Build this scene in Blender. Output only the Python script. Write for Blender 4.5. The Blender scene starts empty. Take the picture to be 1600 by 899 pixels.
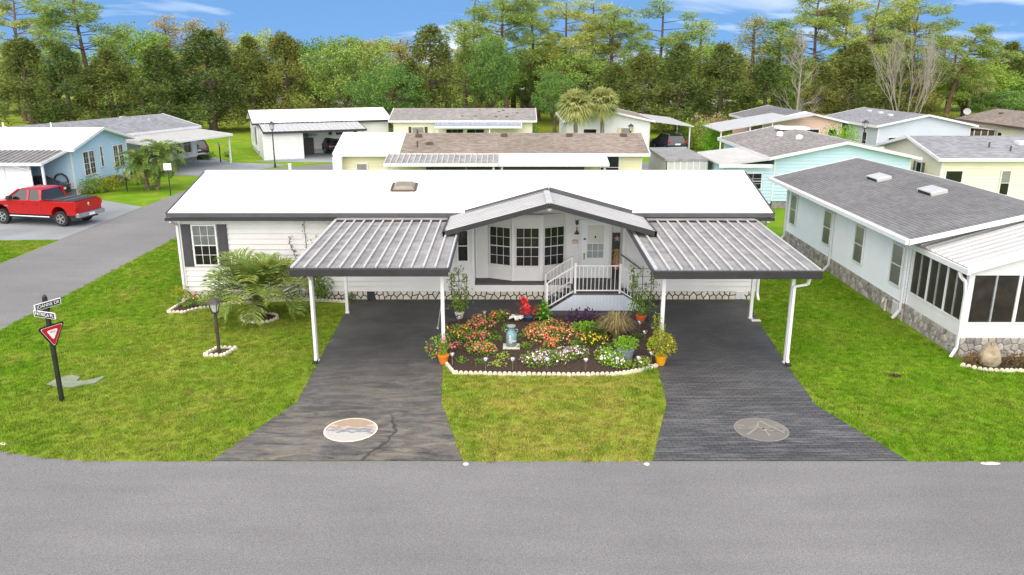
import bpy, math, random
from mathutils import Vector, Matrix
R = math.radians
scene = bpy.context.scene
col = scene.collection
rng = random.Random(7)

# ---------------------------------------------------------------- camera
CAM_H, PITCH, FPX = 8.6, 16.0, 1240.0
cam_d = bpy.data.cameras.new('camera'); cam = bpy.data.objects.new('camera', cam_d); col.objects.link(cam)
cam.location = (0, 0, CAM_H); cam.rotation_euler = (R(90 - PITCH), 0, 0)
cam_d.sensor_width = 36; cam_d.lens = FPX / 1600 * 36; cam_d.clip_start = .1; cam_d.clip_end = 3000
scene.camera = cam

# ---------------------------------------------------------------- sky, sun, exposure
SUN_EL, SUN_AZ = 54.0, 190.0          # azimuth clockwise from +Y (behind the camera, a little left)
w = bpy.data.worlds.new('World'); scene.world = w; w.use_nodes = True
nt = w.node_tree; nt.nodes.clear()
def wn(t, **k):
    n = nt.nodes.new(t)
    for a, b in k.items(): setattr(n, a, b)
    return n
L = nt.links.new
out = wn('ShaderNodeOutputWorld'); bg = wn('ShaderNodeBackground'); bg.inputs[1].default_value = .15
tc = wn('ShaderNodeTexCoord')
# clear blue reaches low over the trees: look the sky up a little higher than the ray points
add = wn('ShaderNodeVectorMath', operation='ADD'); add.inputs[1].default_value = (0, 0, .5)
nrm = wn('ShaderNodeVectorMath', operation='NORMALIZE')
sky = wn('ShaderNodeTexSky', sky_type='NISHITA', sun_disc=False, sun_elevation=R(SUN_EL), sun_rotation=R(SUN_AZ), altitude=0, air_density=1.0, dust_density=.3, ozone_density=4)
L(tc.outputs['Generated'], add.inputs[0]); L(add.outputs[0], nrm.inputs[0]); L(nrm.outputs[0], sky.inputs[0])
# thin streaks of high cloud over the whole dome
mp = wn('ShaderNodeMapping'); mp.inputs['Scale'].default_value = (1.6, 1.6, 9.0); mp.inputs['Rotation'].default_value = (0, R(9), R(20))
noi = wn('ShaderNodeTexNoise'); noi.inputs['Scale'].default_value = 2.6; noi.inputs['Detail'].default_value = 7; noi.inputs['Distortion'].default_value = .7
mr = wn('ShaderNodeMapRange'); mr.inputs[1].default_value = .52; mr.inputs[2].default_value = .9; mr.inputs[3].default_value = .0; mr.inputs[4].default_value = .6
L(tc.outputs['Generated'], mp.inputs[0]); L(mp.outputs[0], noi.inputs[0]); L(noi.outputs[0], mr.inputs[0])
mx = wn('ShaderNodeMix', data_type='RGBA'); mx.inputs[7].default_value = (8.6, 9.0, 9.6, 1)
hs_ = wn('ShaderNodeHueSaturation'); hs_.inputs['Saturation'].default_value = 1.2; L(sky.outputs[0], hs_.inputs['Color'])
L(mr.outputs[0], mx.inputs[0]); L(hs_.outputs[0], mx.inputs[6]); L(mx.outputs[2], bg.inputs[0]); L(bg.outputs[0], out.inputs[0])
sd = bpy.data.lights.new('sun', 'SUN'); sd.energy = 2.8; sd.angle = R(122); sd.color = (1, .95, .87)
sun = bpy.data.objects.new('sun', sd); col.objects.link(sun); sun.location = (-20, -30, 60)
dv = Vector((math.sin(R(SUN_AZ)) * math.cos(R(SUN_EL)), math.cos(R(SUN_AZ)) * math.cos(R(SUN_EL)), math.sin(R(SUN_EL))))
sun.rotation_euler = dv.to_track_quat('Z', 'Y').to_euler()
vs = scene.view_settings
vs.view_transform = 'Standard'; vs.look = 'None'; vs.gamma = 1; vs.use_curve_mapping = False; vs.exposure = 1.12
vs.use_white_balance = True; vs.white_balance_temperature = 8300; vs.white_balance_tint = 10

# ---------------------------------------------------------------- measuring: a pixel of the 1600 px photograph to a point of the place
_c, _s = math.cos(R(PITCH)), math.sin(R(PITCH))
def ray(px, py):
    a = (px - 800) / FPX; b = (449.5 - py) / FPX
    return a, _c + b * _s, -_s + b * _c
def G(px, py, z=0.0):
    r = ray(px, py); t = (z - CAM_H) / r[2]
    return r[0] * t, r[1] * t
def V(px, py, Y):
    r = ray(px, py); t = Y / r[1]
    return r[0] * t, CAM_H + r[2] * t

# ---------------------------------------------------------------- materials
def nd(nt, typ, ins=None, **k):
    n = nt.nodes.new(typ)
    for a, b in k.items(): setattr(n, a, b)
    for a, b in (ins or {}).items(): n.inputs[a].default_value = b
    return n
def newmat(name):
    m = bpy.data.materials.new(name); m.use_nodes = True; t = m.node_tree; t.nodes.clear()
    o = nd(t, 'ShaderNodeOutputMaterial'); b = nd(t, 'ShaderNodeBsdfPrincipled'); t.links.new(b.outputs[0], o.inputs[0])
    return m, t, b, o
def c4(c): return (c[0], c[1], c[2], 1)
def mixc(t, fac, a, b, blend='MIX'):
    n = nd(t, 'ShaderNodeMix', data_type='RGBA', blend_type=blend)
    for i, v in ((0, fac), (6, a), (7, b)):
        if hasattr(v, 'is_output') or isinstance(v, bpy.types.NodeSocket): t.links.new(v, n.inputs[i])
        elif i == 0: n.inputs[0].default_value = v
        else: n.inputs[i].default_value = c4(v)
    return n.outputs[2]
def noise(t, vec, scale, detail=4, rough=.55, dist=0, lo=None, hi=None, a=0., b=1.):
    n = nd(t, 'ShaderNodeTexNoise', {'Scale': scale, 'Detail': detail, 'Roughness': rough, 'Distortion': dist})
    if vec is not None: t.links.new(vec, n.inputs['Vector'])
    o = n.outputs[0]
    if lo is not None: o = mrange(t, o, lo, hi, a, b)
    return o
def mrange(t, v, lo, hi, a=0., b=1.):
    m = nd(t, 'ShaderNodeMapRange', {1: lo, 2: hi, 3: a, 4: b}); t.links.new(v, m.inputs[0]); return m.outputs[0]
def math_(t, op, a, b=0.):
    m = nd(t, 'ShaderNodeMath', operation=op)
    for i, v in enumerate((a, b)):
        if isinstance(v, bpy.types.NodeSocket): t.links.new(v, m.inputs[i])
        else: m.inputs[i].default_value = v
    return m.outputs[0]
def scaled(t, vec, s):
    m = nd(t, 'ShaderNodeMapping'); m.inputs['Scale'].default_value = s; t.links.new(vec, m.inputs[0]); return m.outputs[0]
def bump(t, b, h, strength, dist):
    n = nd(t, 'ShaderNodeBump', {'Strength': strength, 'Distance': dist}); t.links.new(h, n.inputs['Height']); t.links.new(n.outputs[0], b.inputs['Normal'])
def pos(t): return nd(t, 'ShaderNodeNewGeometry').outputs['Position']
def simple(name, c, rough=.6, var=.12, scale=3., bmp=0., bscale=40., metal=0., rnd=0., spec=.5, fine=0.):
    m, t, b, o = newmat(name); p = pos(t)
    f = noise(t, p, scale, 5, lo=.3, hi=.7)
    cc = mixc(t, f, [x * (1 - var) for x in c], [min(1, x * (1 + var)) for x in c])
    if fine:
        f2 = noise(t, p, 60, 2, lo=.3, hi=.7, a=1 - fine, b=1 + fine)
        h = nd(t, 'ShaderNodeHueSaturation'); t.links.new(cc, h.inputs['Color']); t.links.new(f2, h.inputs['Value']); cc = h.outputs[0]
    if rnd:
        oi = nd(t, 'ShaderNodeObjectInfo'); h = nd(t, 'ShaderNodeHueSaturation')
        t.links.new(mrange(t, oi.outputs['Random'], 0, 1, 1 - rnd, 1 + rnd), h.inputs['Value']); t.links.new(cc, h.inputs['Color']); cc = h.outputs[0]
    t.links.new(cc, b.inputs['Base Color'])
    b.inputs['Roughness'].default_value = rough; b.inputs['Metallic'].default_value = metal; b.inputs['Specular IOR Level'].default_value = spec
    if bmp: bump(t, b, noise(t, p, bscale, 4), bmp, .02)
    return m
def foliage(name, c1, c2, c3, scale=.8, rnd=.12, trans=.3, hue=.02):
    m, t, b, o = newmat(name); p = pos(t)
    a = mixc(t, noise(t, p, scale, 3, lo=.35, hi=.65), c1, c2)
    a = mixc(t, noise(t, p, scale * 5, 2, lo=.5, hi=.75), a, c3)
    oi = nd(t, 'ShaderNodeObjectInfo'); h = nd(t, 'ShaderNodeHueSaturation')
    t.links.new(mrange(t, oi.outputs['Random'], 0, 1, 1 - rnd, 1 + rnd), h.inputs['Value'])
    t.links.new(mrange(t, oi.outputs['Random'], 0, 1, .5 + hue, .5 - hue), h.inputs['Hue'])
    t.links.new(a, h.inputs['Color']); t.links.new(h.outputs[0], b.inputs['Base Color'])
    b.inputs['Roughness'].default_value = .65; b.inputs['Specular IOR Level'].default_value = .25
    tr = nd(t, 'ShaderNodeBsdfTranslucent'); t.links.new(h.outputs[0], tr.inputs[0])
    ms = nd(t, 'ShaderNodeMixShader', {0: trans}); t.links.new(b.outputs[0], ms.inputs[1]); t.links.new(tr.outputs[0], ms.inputs[2]); t.links.new(ms.outputs[0], o.inputs[0])
    return m
M = {}
def S(k, *a, **kw): M[k] = simple(k, *a, **kw)
S('white_siding', (.655, .655, .65), .55, .06, 1.2)
S('white_trim', (.70, .71, .72), .45, .05, 2)
S('white_roof', (.90, .90, .90), .6, .02, .6)
S('grey_white_roof', (.5, .52, .53), .6, .08, .7)
S('charcoal', (.022, .021, .024), .5, .2, 3)
S('fascia_grey', (.075, .073, .081), .45, .15, 3)
S('shutter', (.05, .048, .058), .55, .15, 5)
S('metal_pan', (.27, .265, .257), .55, .3, 2.2, metal=.0, rnd=.05, fine=.07)
S('rib_white', (.47, .47, .47), .45, .1, 3)
S('metal_awning', (.60, .61, .615), .5, .06, 2)
S('sunroom_pane', (.03, .025, .022), .3, .4, 3, spec=.35)
S('metal_sunroom', (.66, .67, .675), .5, .06, 2)
S('metal_white', (.47, .48, .485), .42, .08, 1.5, fine=.03)
S('metal_galv', (.5, .52, .55), .35, .2, 3, metal=.5)
S('grout', (.018, .018, .018), .9, .2, 4)
S('stone_white', (.60, .57, .50), .8, .16, 4, .4, 30, rnd=.1)
S('stone_grey', (.33, .31, .285), .85, .35, 5, .5, 30, rnd=.3)
S('mortar', (.2, .19, .175), .9, .2, 6)
S('deck_dark', (.085, .083, .088), .7, .15, 4)
S('skirt_blue', (.50, .57, .63), .6, .05, 3)
S('door_white', (.74, .79, .80), .4, .04, 3)
S('blue_siding', (.44, .66, .80), .55, .04, 1)
S('pale_blue_siding', (.76, .82, .86), .55, .04, 1)
S('grey_blue_siding', (.52, .585, .65), .55, .04, 1)
S('aqua_siding', (.46, .66, .75), .55, .04, 1)
S('cream_siding', (.72, .67, .47), .55, .04, 1)
S('pale_cream_siding', (.78, .73, .58), .55, .04, 1)
S('pink_siding', (.66, .46, .39), .55, .05, 1)
S('offwhite_siding', (.70, .71, .72), .55, .04, 1)
S('brown_shutter', (.075, .045, .03), .6, .2, 3)
S('olive_shutter', (.15, .15, .06), .6, .15, 3)
S('yellow_shutter', (.7, .6, .3), .6, .1, 3)
S('dark_interior', (.02, .02, .022), .8, .3, 2)
S('blind', (.62, .63, .58), .7, .05, 3)
S('curtain', (.32, .36, .36), .8, .15, 3)
S('black_metal', (.018, .018, .02), .4, .2, 4)
S('brown_metal', (.055, .04, .034), .5, .2, 4)
S('sign_red', (.55, .012, .03), .35, .06, 3)
S('sign_white', (.85, .85, .86), .35, .03, 3)
S('sign_black', (.012, .012, .014), .4, .1, 3)
S('concrete', (.42, .44, .45), .8, .13, 1.3, .2, 30, fine=.06)
S('concrete_green', (.21, .245, .185), .85, .12, 3, .2, 30)
S('edging', (.66, .60, .49), .8, .12, 8, .3, 40, rnd=.08)
S('terracotta', (.62, .10, .035), .55, .1, 8)
S('orange_glaze', (.72, .20, .03), .4, .1, 8)
S('yellow_glaze', (.76, .34, .02), .4, .1, 8)
S('cream_pot', (.6, .56, .46), .6, .12, 8)
S('blue_glaze', (.02, .04, .13), .3, .2, 8)
S('tub_grey', (.19, .23, .27), .5, .35, 14, .2, 60)
S('milk_can', (.16, .31, .32), .5, .3, 7, .1, 30)
S('soil', (.035, .022, .015), .95, .3, 10, .6, 50)
S('bark', (.12, .09, .07), .9, .3, 3, .6, 12)
S('bark_pine', (.14, .085, .06), .9, .3, 3, .6, 12)
S('bark_pale', (.30, .265, .23), .85, .25, 3, .4, 12)
S('palm_bark', (.10, .075, .055), .95, .4, 9, .8, 25)
S('sabal_bark', (.24, .19, .15), .95, .3, 5, .6, 20)
S('stem', (.09, .10, .03), .8, .2, 6)
S('steel', (.55, .55, .56), .25, .1, 6, metal=.9)
S('tyre', (.018, .018, .019), .85, .2, 6)
S('car_red', (.42, .004, .008), .22, .04, 2, spec=.7)
S('car_dark', (.014, .015, .02), .2, .2, 2, spec=.7)
S('car_navy', (.012, .018, .035), .2, .2, 2, spec=.7)
S('chrome', (.6, .6, .62), .18, .1, 4, metal=.95)
S('lamp_red', (.5, .01, .015), .25, .1, 4)
S('plastic_black', (.025, .025, .027), .55, .2, 4)
S('cart_tan', (.55, .42, .25), .5, .1, 4)
S('boulder', (.33, .27, .19), .9, .35, 4, .9, 9)
S('wood_brown', (.14, .07, .035), .7, .3, 6)
S('star_tan', (.45, .30, .2), .7, .15, 8)
S('straw', (.42, .28, .12), .85, .2, 12)
S('ornament_pink', (.62, .22, .18), .6, .1, 8)
S('cloth_white', (.62, .61, .59), .8, .05, 8)
S('brown_box', (.12, .055, .03), .8, .2, 8)
S('vent_brown', (.09, .06, .045), .6, .2, 6)
S('skylight', (.22, .20, .15), .3, .12, 3)
S('hose', (.05, .015, .04), .5, .2, 8)
S('debris', (.05, .02, .015), .9, .4, 9)
S('medal_twig', (.25, .22, .185), .85, .15, 8)
S('fascia_light', (.3, .31, .32), .5, .1, 5)
S('plate', (.75, .76, .78), .4, .05, 8)
S('fl_red', (.72, .03, .035), .6, .15, 20, rnd=.0)
S('fl_coral', (.80, .17, .10), .6, .15, 20)
S('fl_pink', (.80, .16, .22), .6, .2, 20)
S('fl_lilac', (.74, .36, .66), .6, .2, 20)
S('fl_white', (.84, .80, .74), .6, .06, 20)
S('fl_yellow', (.80, .52, .04), .6, .15, 20)
S('fl_purple', (.06, .025, .075), .7, .2, 20)
M['leaf_bed'] = foliage('leaf_bed', (0.115, 0.230, 0.034), (0.189, 0.338, 0.054), (0.297, 0.405, 0.068), 4, .1)
M['leaf_dark'] = foliage('leaf_dark', (0.054, 0.121, 0.024), (0.095, 0.189, 0.034), (0.162, 0.230, 0.041), 4, .1)
M['leaf_bright'] = foliage('leaf_bright', (0.135, 0.351, 0.027), (0.243, 0.486, 0.041), (0.351, 0.567, 0.068), 4, .1)
M['leaf_yellow'] = foliage('leaf_yellow', (0.203, 0.270, 0.027), (0.405, 0.405, 0.027), (0.743, 0.621, 0.054), 5, .1)
M['leaf_lime'] = foliage('leaf_lime', (0.351, 0.459, 0.081), (0.486, 0.567, 0.095), (0.567, 0.621, 0.135), 4, .1)
M['leaf_dry'] = foliage('leaf_dry', (0.351, 0.257, 0.135), (0.459, 0.351, 0.203), (0.270, 0.270, 0.081), 5, .1)
M['leaf_red'] = foliage('leaf_red', (0.135, 0.081, 0.041), (0.216, 0.176, 0.054), (0.270, 0.135, 0.068), 5, .1)
M['palm_leaf'] = foliage('palm_leaf', (0.146, 0.224, 0.049), (0.225, 0.315, 0.066), (0.482, 0.522, 0.131), 2, .06)
M['palm_green'] = foliage('palm_green', (0.095, 0.189, 0.041), (0.189, 0.284, 0.054), (0.297, 0.351, 0.108), 2, .06)
M['sabal_leaf'] = foliage('sabal_leaf', (0.285, 0.340, 0.125), (0.447, 0.483, 0.178), (0.607, 0.590, 0.268), .6, .06)
M['f_pine'] = foliage('f_pine', (0.220, 0.307, 0.070), (0.339, 0.430, 0.098), (0.478, 0.492, 0.158), .25, .14, trans=.16, hue=.025)
M['f_juniper'] = foliage('f_juniper', (0.084, 0.140, 0.035), (0.153, 0.190, 0.044), (0.231, 0.215, 0.055), .3, .2, trans=.16, hue=.035)
M['f_oak'] = foliage('f_oak', (0.092, 0.192, 0.046), (0.168, 0.295, 0.064), (0.261, 0.398, 0.091), .3, .2, trans=.16, hue=.025)
M['f_bright'] = foliage('f_bright', (0.195, 0.314, 0.049), (0.281, 0.400, 0.065), (0.364, 0.472, 0.098), .3, .12, trans=.16, hue=.025)
M['f_gold'] = foliage('f_gold', (0.293, 0.271, 0.078), (0.401, 0.347, 0.115), (0.481, 0.452, 0.200), .3, .1, trans=.16, hue=.025)

def glass(name, tint=.9, gl=.05):
    m, t, b, o = newmat(name); t.nodes.remove(b)
    tr = nd(t, 'ShaderNodeBsdfTransparent', {0: (tint, tint, tint, 1)}); g = nd(t, 'ShaderNodeBsdfGlossy', {'Roughness': gl})
    lw = nd(t, 'ShaderNodeFresnel', {0: 1.5}); ms = nd(t, 'ShaderNodeMixShader')
    t.links.new(mrange(t, lw.outputs[0], 0, 1, .03, 1), ms.inputs[0]); t.links.new(tr.outputs[0], ms.inputs[1]); t.links.new(g.outputs[0], ms.inputs[2]); t.links.new(ms.outputs[0], o.inputs[0])
    return m
M['glass'] = glass('glass', .85)
M['screen'] = glass('screen', .3, .3)
def tinted():
    m, t, b, o = newmat('car_glass'); b.inputs['Base Color'].default_value = (.012, .014, .016, 1); b.inputs['Roughness'].default_value = .06; b.inputs['Specular IOR Level'].default_value = .8
    return m
M['car_glass'] = tinted()
def lampglass():
    m, t, b, o = newmat('lamp_glass'); b.inputs['Base Color'].default_value = (.62, .66, .68, 1); b.inputs['Roughness'].default_value = .2; return m
M['lamp_glass'] = lampglass()

def grasscol(t, p):
    green, lush, straw, brown = (.160, .280, .022), (.112, .258, .012), (.40, .33, .085), (.38, .25, .12)
    x = nd(t, 'ShaderNodeSeparateXYZ'); t.links.new(p, x.inputs[0])
    a = mixc(t, noise(t, p, .5, 5, lo=.42, hi=.58), lush, green)
    dry = noise(t, p, .7, 6, .65, .8, lo=.50, hi=.68, a=0, b=.5)
    # the strip between the driveways and the corner by the lamp are drier
    midx = mrange(t, math_(t, 'ABSOLUTE', math_(t, 'ADD', x.outputs[0], -1.2)), 1.5, 4.2, .55, 0.)
    mid = math_(t, 'MULTIPLY', midx, mrange(t, x.outputs[1], 20.8, 24, 1, 0))
    lft = math_(t, 'MULTIPLY', mrange(t, math_(t, 'ABSOLUTE', math_(t, 'ADD', x.outputs[0], 9.0)), 1, 5.5, .27, 0), mrange(t, x.outputs[1], 28, 33, 1, 0))
    d2 = math_(t, 'MULTIPLY', math_(t, 'ADD', mid, lft), noise(t, p, 1.3, 4, lo=.28, hi=.62, a=.25, b=1.25))
    right = mrange(t, x.outputs[0], 6.5, 10.5, 1, .18)
    dd = math_(t, 'MULTIPLY', math_(t, 'MAXIMUM', dry, d2), right)
    a = mixc(t, dd, a, straw)
    a = mixc(t, math_(t, 'MULTIPLY', dd, noise(t, p, 2.2, 4, lo=.5, hi=.75, a=0, b=.7)), a, brown)
    far = mrange(t, x.outputs[1], 80, 105, 0, .5)
    return mixc(t, far, a, (.20, .19, .03))
def grass_ground():
    m, t, b, o = newmat('grass_ground'); p = pos(t); c = grasscol(t, p)
    h = nd(t, 'ShaderNodeHueSaturation'); t.links.new(c, h.inputs['Color']); t.links.new(noise(t, p, 22, 5, .7, lo=.25, hi=.75, a=.55, b=1.4), h.inputs['Value'])
    t.links.new(h.outputs[0], b.inputs['Base Color']); b.inputs['Roughness'].default_value = .95; b.inputs['Specular IOR Level'].default_value = .1
    bump(t, b, noise(t, p, 25, 5, .7), .8, .05); return m
def grass_blade():
    m, t, b, o = newmat('grass_blade'); oi = nd(t, 'ShaderNodeObjectInfo'); c = mixc(t, mrange(t, math_(t, 'FRACT', math_(t, 'MULTIPLY', oi.outputs['Random'], 7.31)), .72, .98, 0, .36), grasscol(t, oi.outputs['Location']), (.42, .36, .11))
    h = nd(t, 'ShaderNodeHueSaturation'); t.links.new(c, h.inputs['Color']); t.links.new(mrange(t, oi.outputs['Random'], 0, 1, .6, 1.7), h.inputs['Value'])
    t.links.new(h.outputs[0], b.inputs['Base Color']); b.inputs['Roughness'].default_value = .7; b.inputs['Specular IOR Level'].default_value = .2
    tr = nd(t, 'ShaderNodeBsdfTranslucent'); t.links.new(h.outputs[0], tr.inputs[0])
    ms = nd(t, 'ShaderNodeMixShader', {0: .3}); t.links.new(b.outputs[0], ms.inputs[1]); t.links.new(tr.outputs[0], ms.inputs[2]); t.links.new(ms.outputs[0], o.inputs[0])
    return m
M['grass_ground'] = grass_ground(); M['grass_blade'] = grass_blade()
def asphalt(name, c, speck=.3, big=.08):
    m, t, b, o = newmat(name); p = pos(t)
    a = mixc(t, noise(t, p, .25, 5, lo=.3, hi=.7), [x * (1 - big) for x in c], [x * (1 + big) for x in c])
    h = nd(t, 'ShaderNodeHueSaturation'); t.links.new(a, h.inputs['Color'])
    v = math_(t, 'MULTIPLY', noise(t, p, 34, 3, .8, lo=.25, hi=.75, a=1 - speck, b=1 + speck), noise(t, scaled(t, p, (.25, 1.6, 1)), 1.2, 4, lo=.3, hi=.7, a=.94, b=1.05))
    t.links.new(v, h.inputs['Value']); t.links.new(h.outputs[0], b.inputs['Base Color'])
    b.inputs['Roughness'].default_value = .9; b.inputs['Specular IOR Level'].default_value = .3
    bump(t, b, noise(t, p, 60, 3, .8), .5, .01); return m
M['road'] = asphalt('road', (.178, .178, .181), .5, .1); M['road_far'] = asphalt('road_far', (.175, .18, .19), .15)
M['pale_drive'] = asphalt('pale_drive', (.225, .25, .268), .1, .22)
def drive_left():
    m, t, b, o = newmat('drive_left'); p = pos(t); x = nd(t, 'ShaderNodeSeparateXYZ'); t.links.new(p, x.inputs[0])
    base = mixc(t, noise(t, p, .9, 5, lo=.3, hi=.7), (.040, .040, .043), (.078, .078, .081))
    st = noise(t, scaled(t, p, (.7, 2.6, 1)), 1.3, 8, .75, 1.2, lo=.40, hi=.68)
    wear = math_(t, 'MULTIPLY', st, mrange(t, x.outputs[1], 22.4, 17.0, .14, .9))
    a = mixc(t, wear, base, (.235, .21, .165))
    gap = noise(t, scaled(t, p, (1, 1.5, 1)), .8, 4, .6, .8, lo=.58, hi=.7, a=0, b=.28)
    a = mixc(t, math_(t, 'MULTIPLY', gap, mrange(t, x.outputs[1], 25, 22, .2, 1)), a, (.22, .22, .225))
    # the dark repair line that wanders down to the road
    cx = math_(t, 'ADD', x.outputs[0], math_(t, 'MULTIPLY', math_(t, 'SINE', math_(t, 'MULTIPLY', x.outputs[1], 1.35)), .35))
    cx = math_(t, 'ADD', cx, math_(t, 'ADD', noise(t, p, 1.5, 3, a=-.25, b=.25, lo=0, hi=1), 3.2))
    line = math_(t, 'MULTIPLY', mrange(t, math_(t, 'ABSOLUTE', cx), .025, .06, .7, 0), mrange(t, x.outputs[1], 18.6, 18.0, 0, 1))
    a = mixc(t, line, a, (.028, .028, .03))
    h = nd(t, 'ShaderNodeHueSaturation'); t.links.new(a, h.inputs['Color']); t.links.new(noise(t, p, 40, 3, .8, lo=.25, hi=.75, a=.72, b=1.28), h.inputs['Value'])
    t.links.new(h.outputs[0], b.inputs['Base Color']); t.links.new(mrange(t, wear, 0, 1, .62, .9), b.inputs['Roughness']); b.inputs['Specular IOR Level'].default_value = .35
    bump(t, b, noise(t, p, 45, 3, .8), .4, .01); return m
def drive_right():
    m, t, b, o = newmat('drive_right'); p = pos(t); x = nd(t, 'ShaderNodeSeparateXYZ'); t.links.new(p, x.inputs[0])
    base = mixc(t, noise(t, p, .7, 5, lo=.3, hi=.7), (.048, .049, .053), (.085, .086, .092))
    br = nd(t, 'ShaderNodeTexBrick', {'Scale': 1., 'Mortar Size': .012, 'Mortar Smooth': .5, 'Brick Width': .24, 'Row Height': .12, 'Color1': (.85, .85, .85, 1), 'Color2': (1.15, 1.15, 1.15, 1), 'Mortar': (.45, .45, .45, 1)})
    t.links.new(p, br.inputs['Vector'])
    a = mixc(t, .9, base, br.outputs[0], 'MULTIPLY')
    st = noise(t, scaled(t, p, (.5, 4.5, 1)), 1.4, 6, .7, .3, lo=.48, hi=.74)
    wear = math_(t, 'MULTIPLY', st, mrange(t, x.outputs[1], 22, 18.5, .12, .9))
    a = mixc(t, wear, a, (.19, .19, .19))
    t.links.new(a, b.inputs['Base Color']); b.inputs['Roughness'].default_value = .6; b.inputs['Specular IOR Level'].default_value = .4
    hh = math_(t, 'ADD', br.outputs[1], math_(t, 'MULTIPLY', noise(t, p, 30, 3), -.4)); n = nd(t, 'ShaderNodeBump', {'Strength': .8, 'Distance': .012}); n.invert = True
    t.links.new(hh, n.inputs['Height']); t.links.new(n.outputs[0], b.inputs['Normal']); return m
M['drive_left'] = drive_left(); M['drive_right'] = drive_right(); M['walk_dark'] = asphalt('walk_dark', (.066, .066, .071), .18, .2)
def shingles(name, c, var=.22):
    m, t, b, o = newmat(name); uv = nd(t, 'ShaderNodeTexCoord').outputs['UV']; p = pos(t)
    br = nd(t, 'ShaderNodeTexBrick', {'Scale': 1., 'Mortar Size': .004, 'Brick Width': .3, 'Row Height': .14, 'Bias': 0., 'Color1': (1 - var, 1 - var, 1 - var, 1), 'Color2': (1 + var, 1 + var, 1 + var, 1), 'Mortar': (.55, .55, .55, 1)})
    t.links.new(uv, br.inputs['Vector'])
    a = mixc(t, noise(t, p, .35, 5, .6, lo=.3, hi=.7), [x * .86 for x in c], [x * 1.14 for x in c])
    a = mixc(t, 1., a, br.outputs[0], 'MULTIPLY')
    a = mixc(t, noise(t, scaled(t, uv, (1.2, .12, 1)), 2, 4, lo=.55, hi=.8, a=0, b=.25), a, [x * 1.7 for x in c])
    t.links.new(a, b.inputs['Base Color']); b.inputs['Roughness'].default_value = .95; b.inputs['Specular IOR Level'].default_value = .15
    bump(t, b, noise(t, p, 50, 2), .3, .01); return m
M['sh_grey'] = shingles('sh_grey', (.175, .177, .182), .13); M['sh_lgrey'] = shingles('sh_lgrey', (.24, .25, .27)); M['sh_brown'] = shingles('sh_brown', (.235, .198, .172)); M['sh_weath'] = shingles('sh_weath', (.25, .24, .235))
def mulch():
    m, t, b, o = newmat('mulch'); p = pos(t)
    a = mixc(t, noise(t, p, 30, 4, .7, lo=.3, hi=.7), (.018, .011, .008), (.085, .05, .036))
    t.links.new(a, b.inputs['Base Color']); b.inputs['Roughness'].default_value = .95; bump(t, b, noise(t, p, 35, 4, .7), 1., .05); return m
M['mulch'] = mulch()
M['mulch_chip'] = simple('mulch_chip', (.075, .044, .032), .9, .5, 25)
def medallion(name, cols, ring):
    m, t, b, o = newmat(name); tcn = nd(t, 'ShaderNodeTexCoord'); p = tcn.outputs['Object']; x = nd(t, 'ShaderNodeSeparateXYZ'); t.links.new(p, x.inputs[0])
    y = math_(t, 'ADD', x.outputs[1], noise(t, scaled(t, p, (1, 2.5, 1)), 2.4, 4, a=-.28, b=.28, lo=.25, hi=.75))
    a = mixc(t, mrange(t, y, .05, .10), cols[1], cols[0]); a = mixc(t, mrange(t, y, -.16, -.10), cols[2], a)
    a = mixc(t, mrange(t, math_(t, 'ABSOLUTE', math_(t, 'ADD', y, -.09)), .02, .07, .9, 0), a, cols[3])
    a = mixc(t, noise(t, p, 9, 5, .7, lo=.45, hi=.8, a=0, b=.5), a, ring)
    t.links.new(a, b.inputs['Base Color']); b.inputs['Roughness'].default_value = .8; return m
M['medal_a'] = medallion('medal_a', ((.33, .235, .165), (.18, .20, .235), (.42, .41, .385), (.46, .41, .35)), (.36, .33, .29))
M['medal_b'] = medallion('medal_b', ((.15, .142, .132), (.115, .115, .115), (.14, .136, .13), (.22, .19, .155)), (.165, .158, .145))

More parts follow.
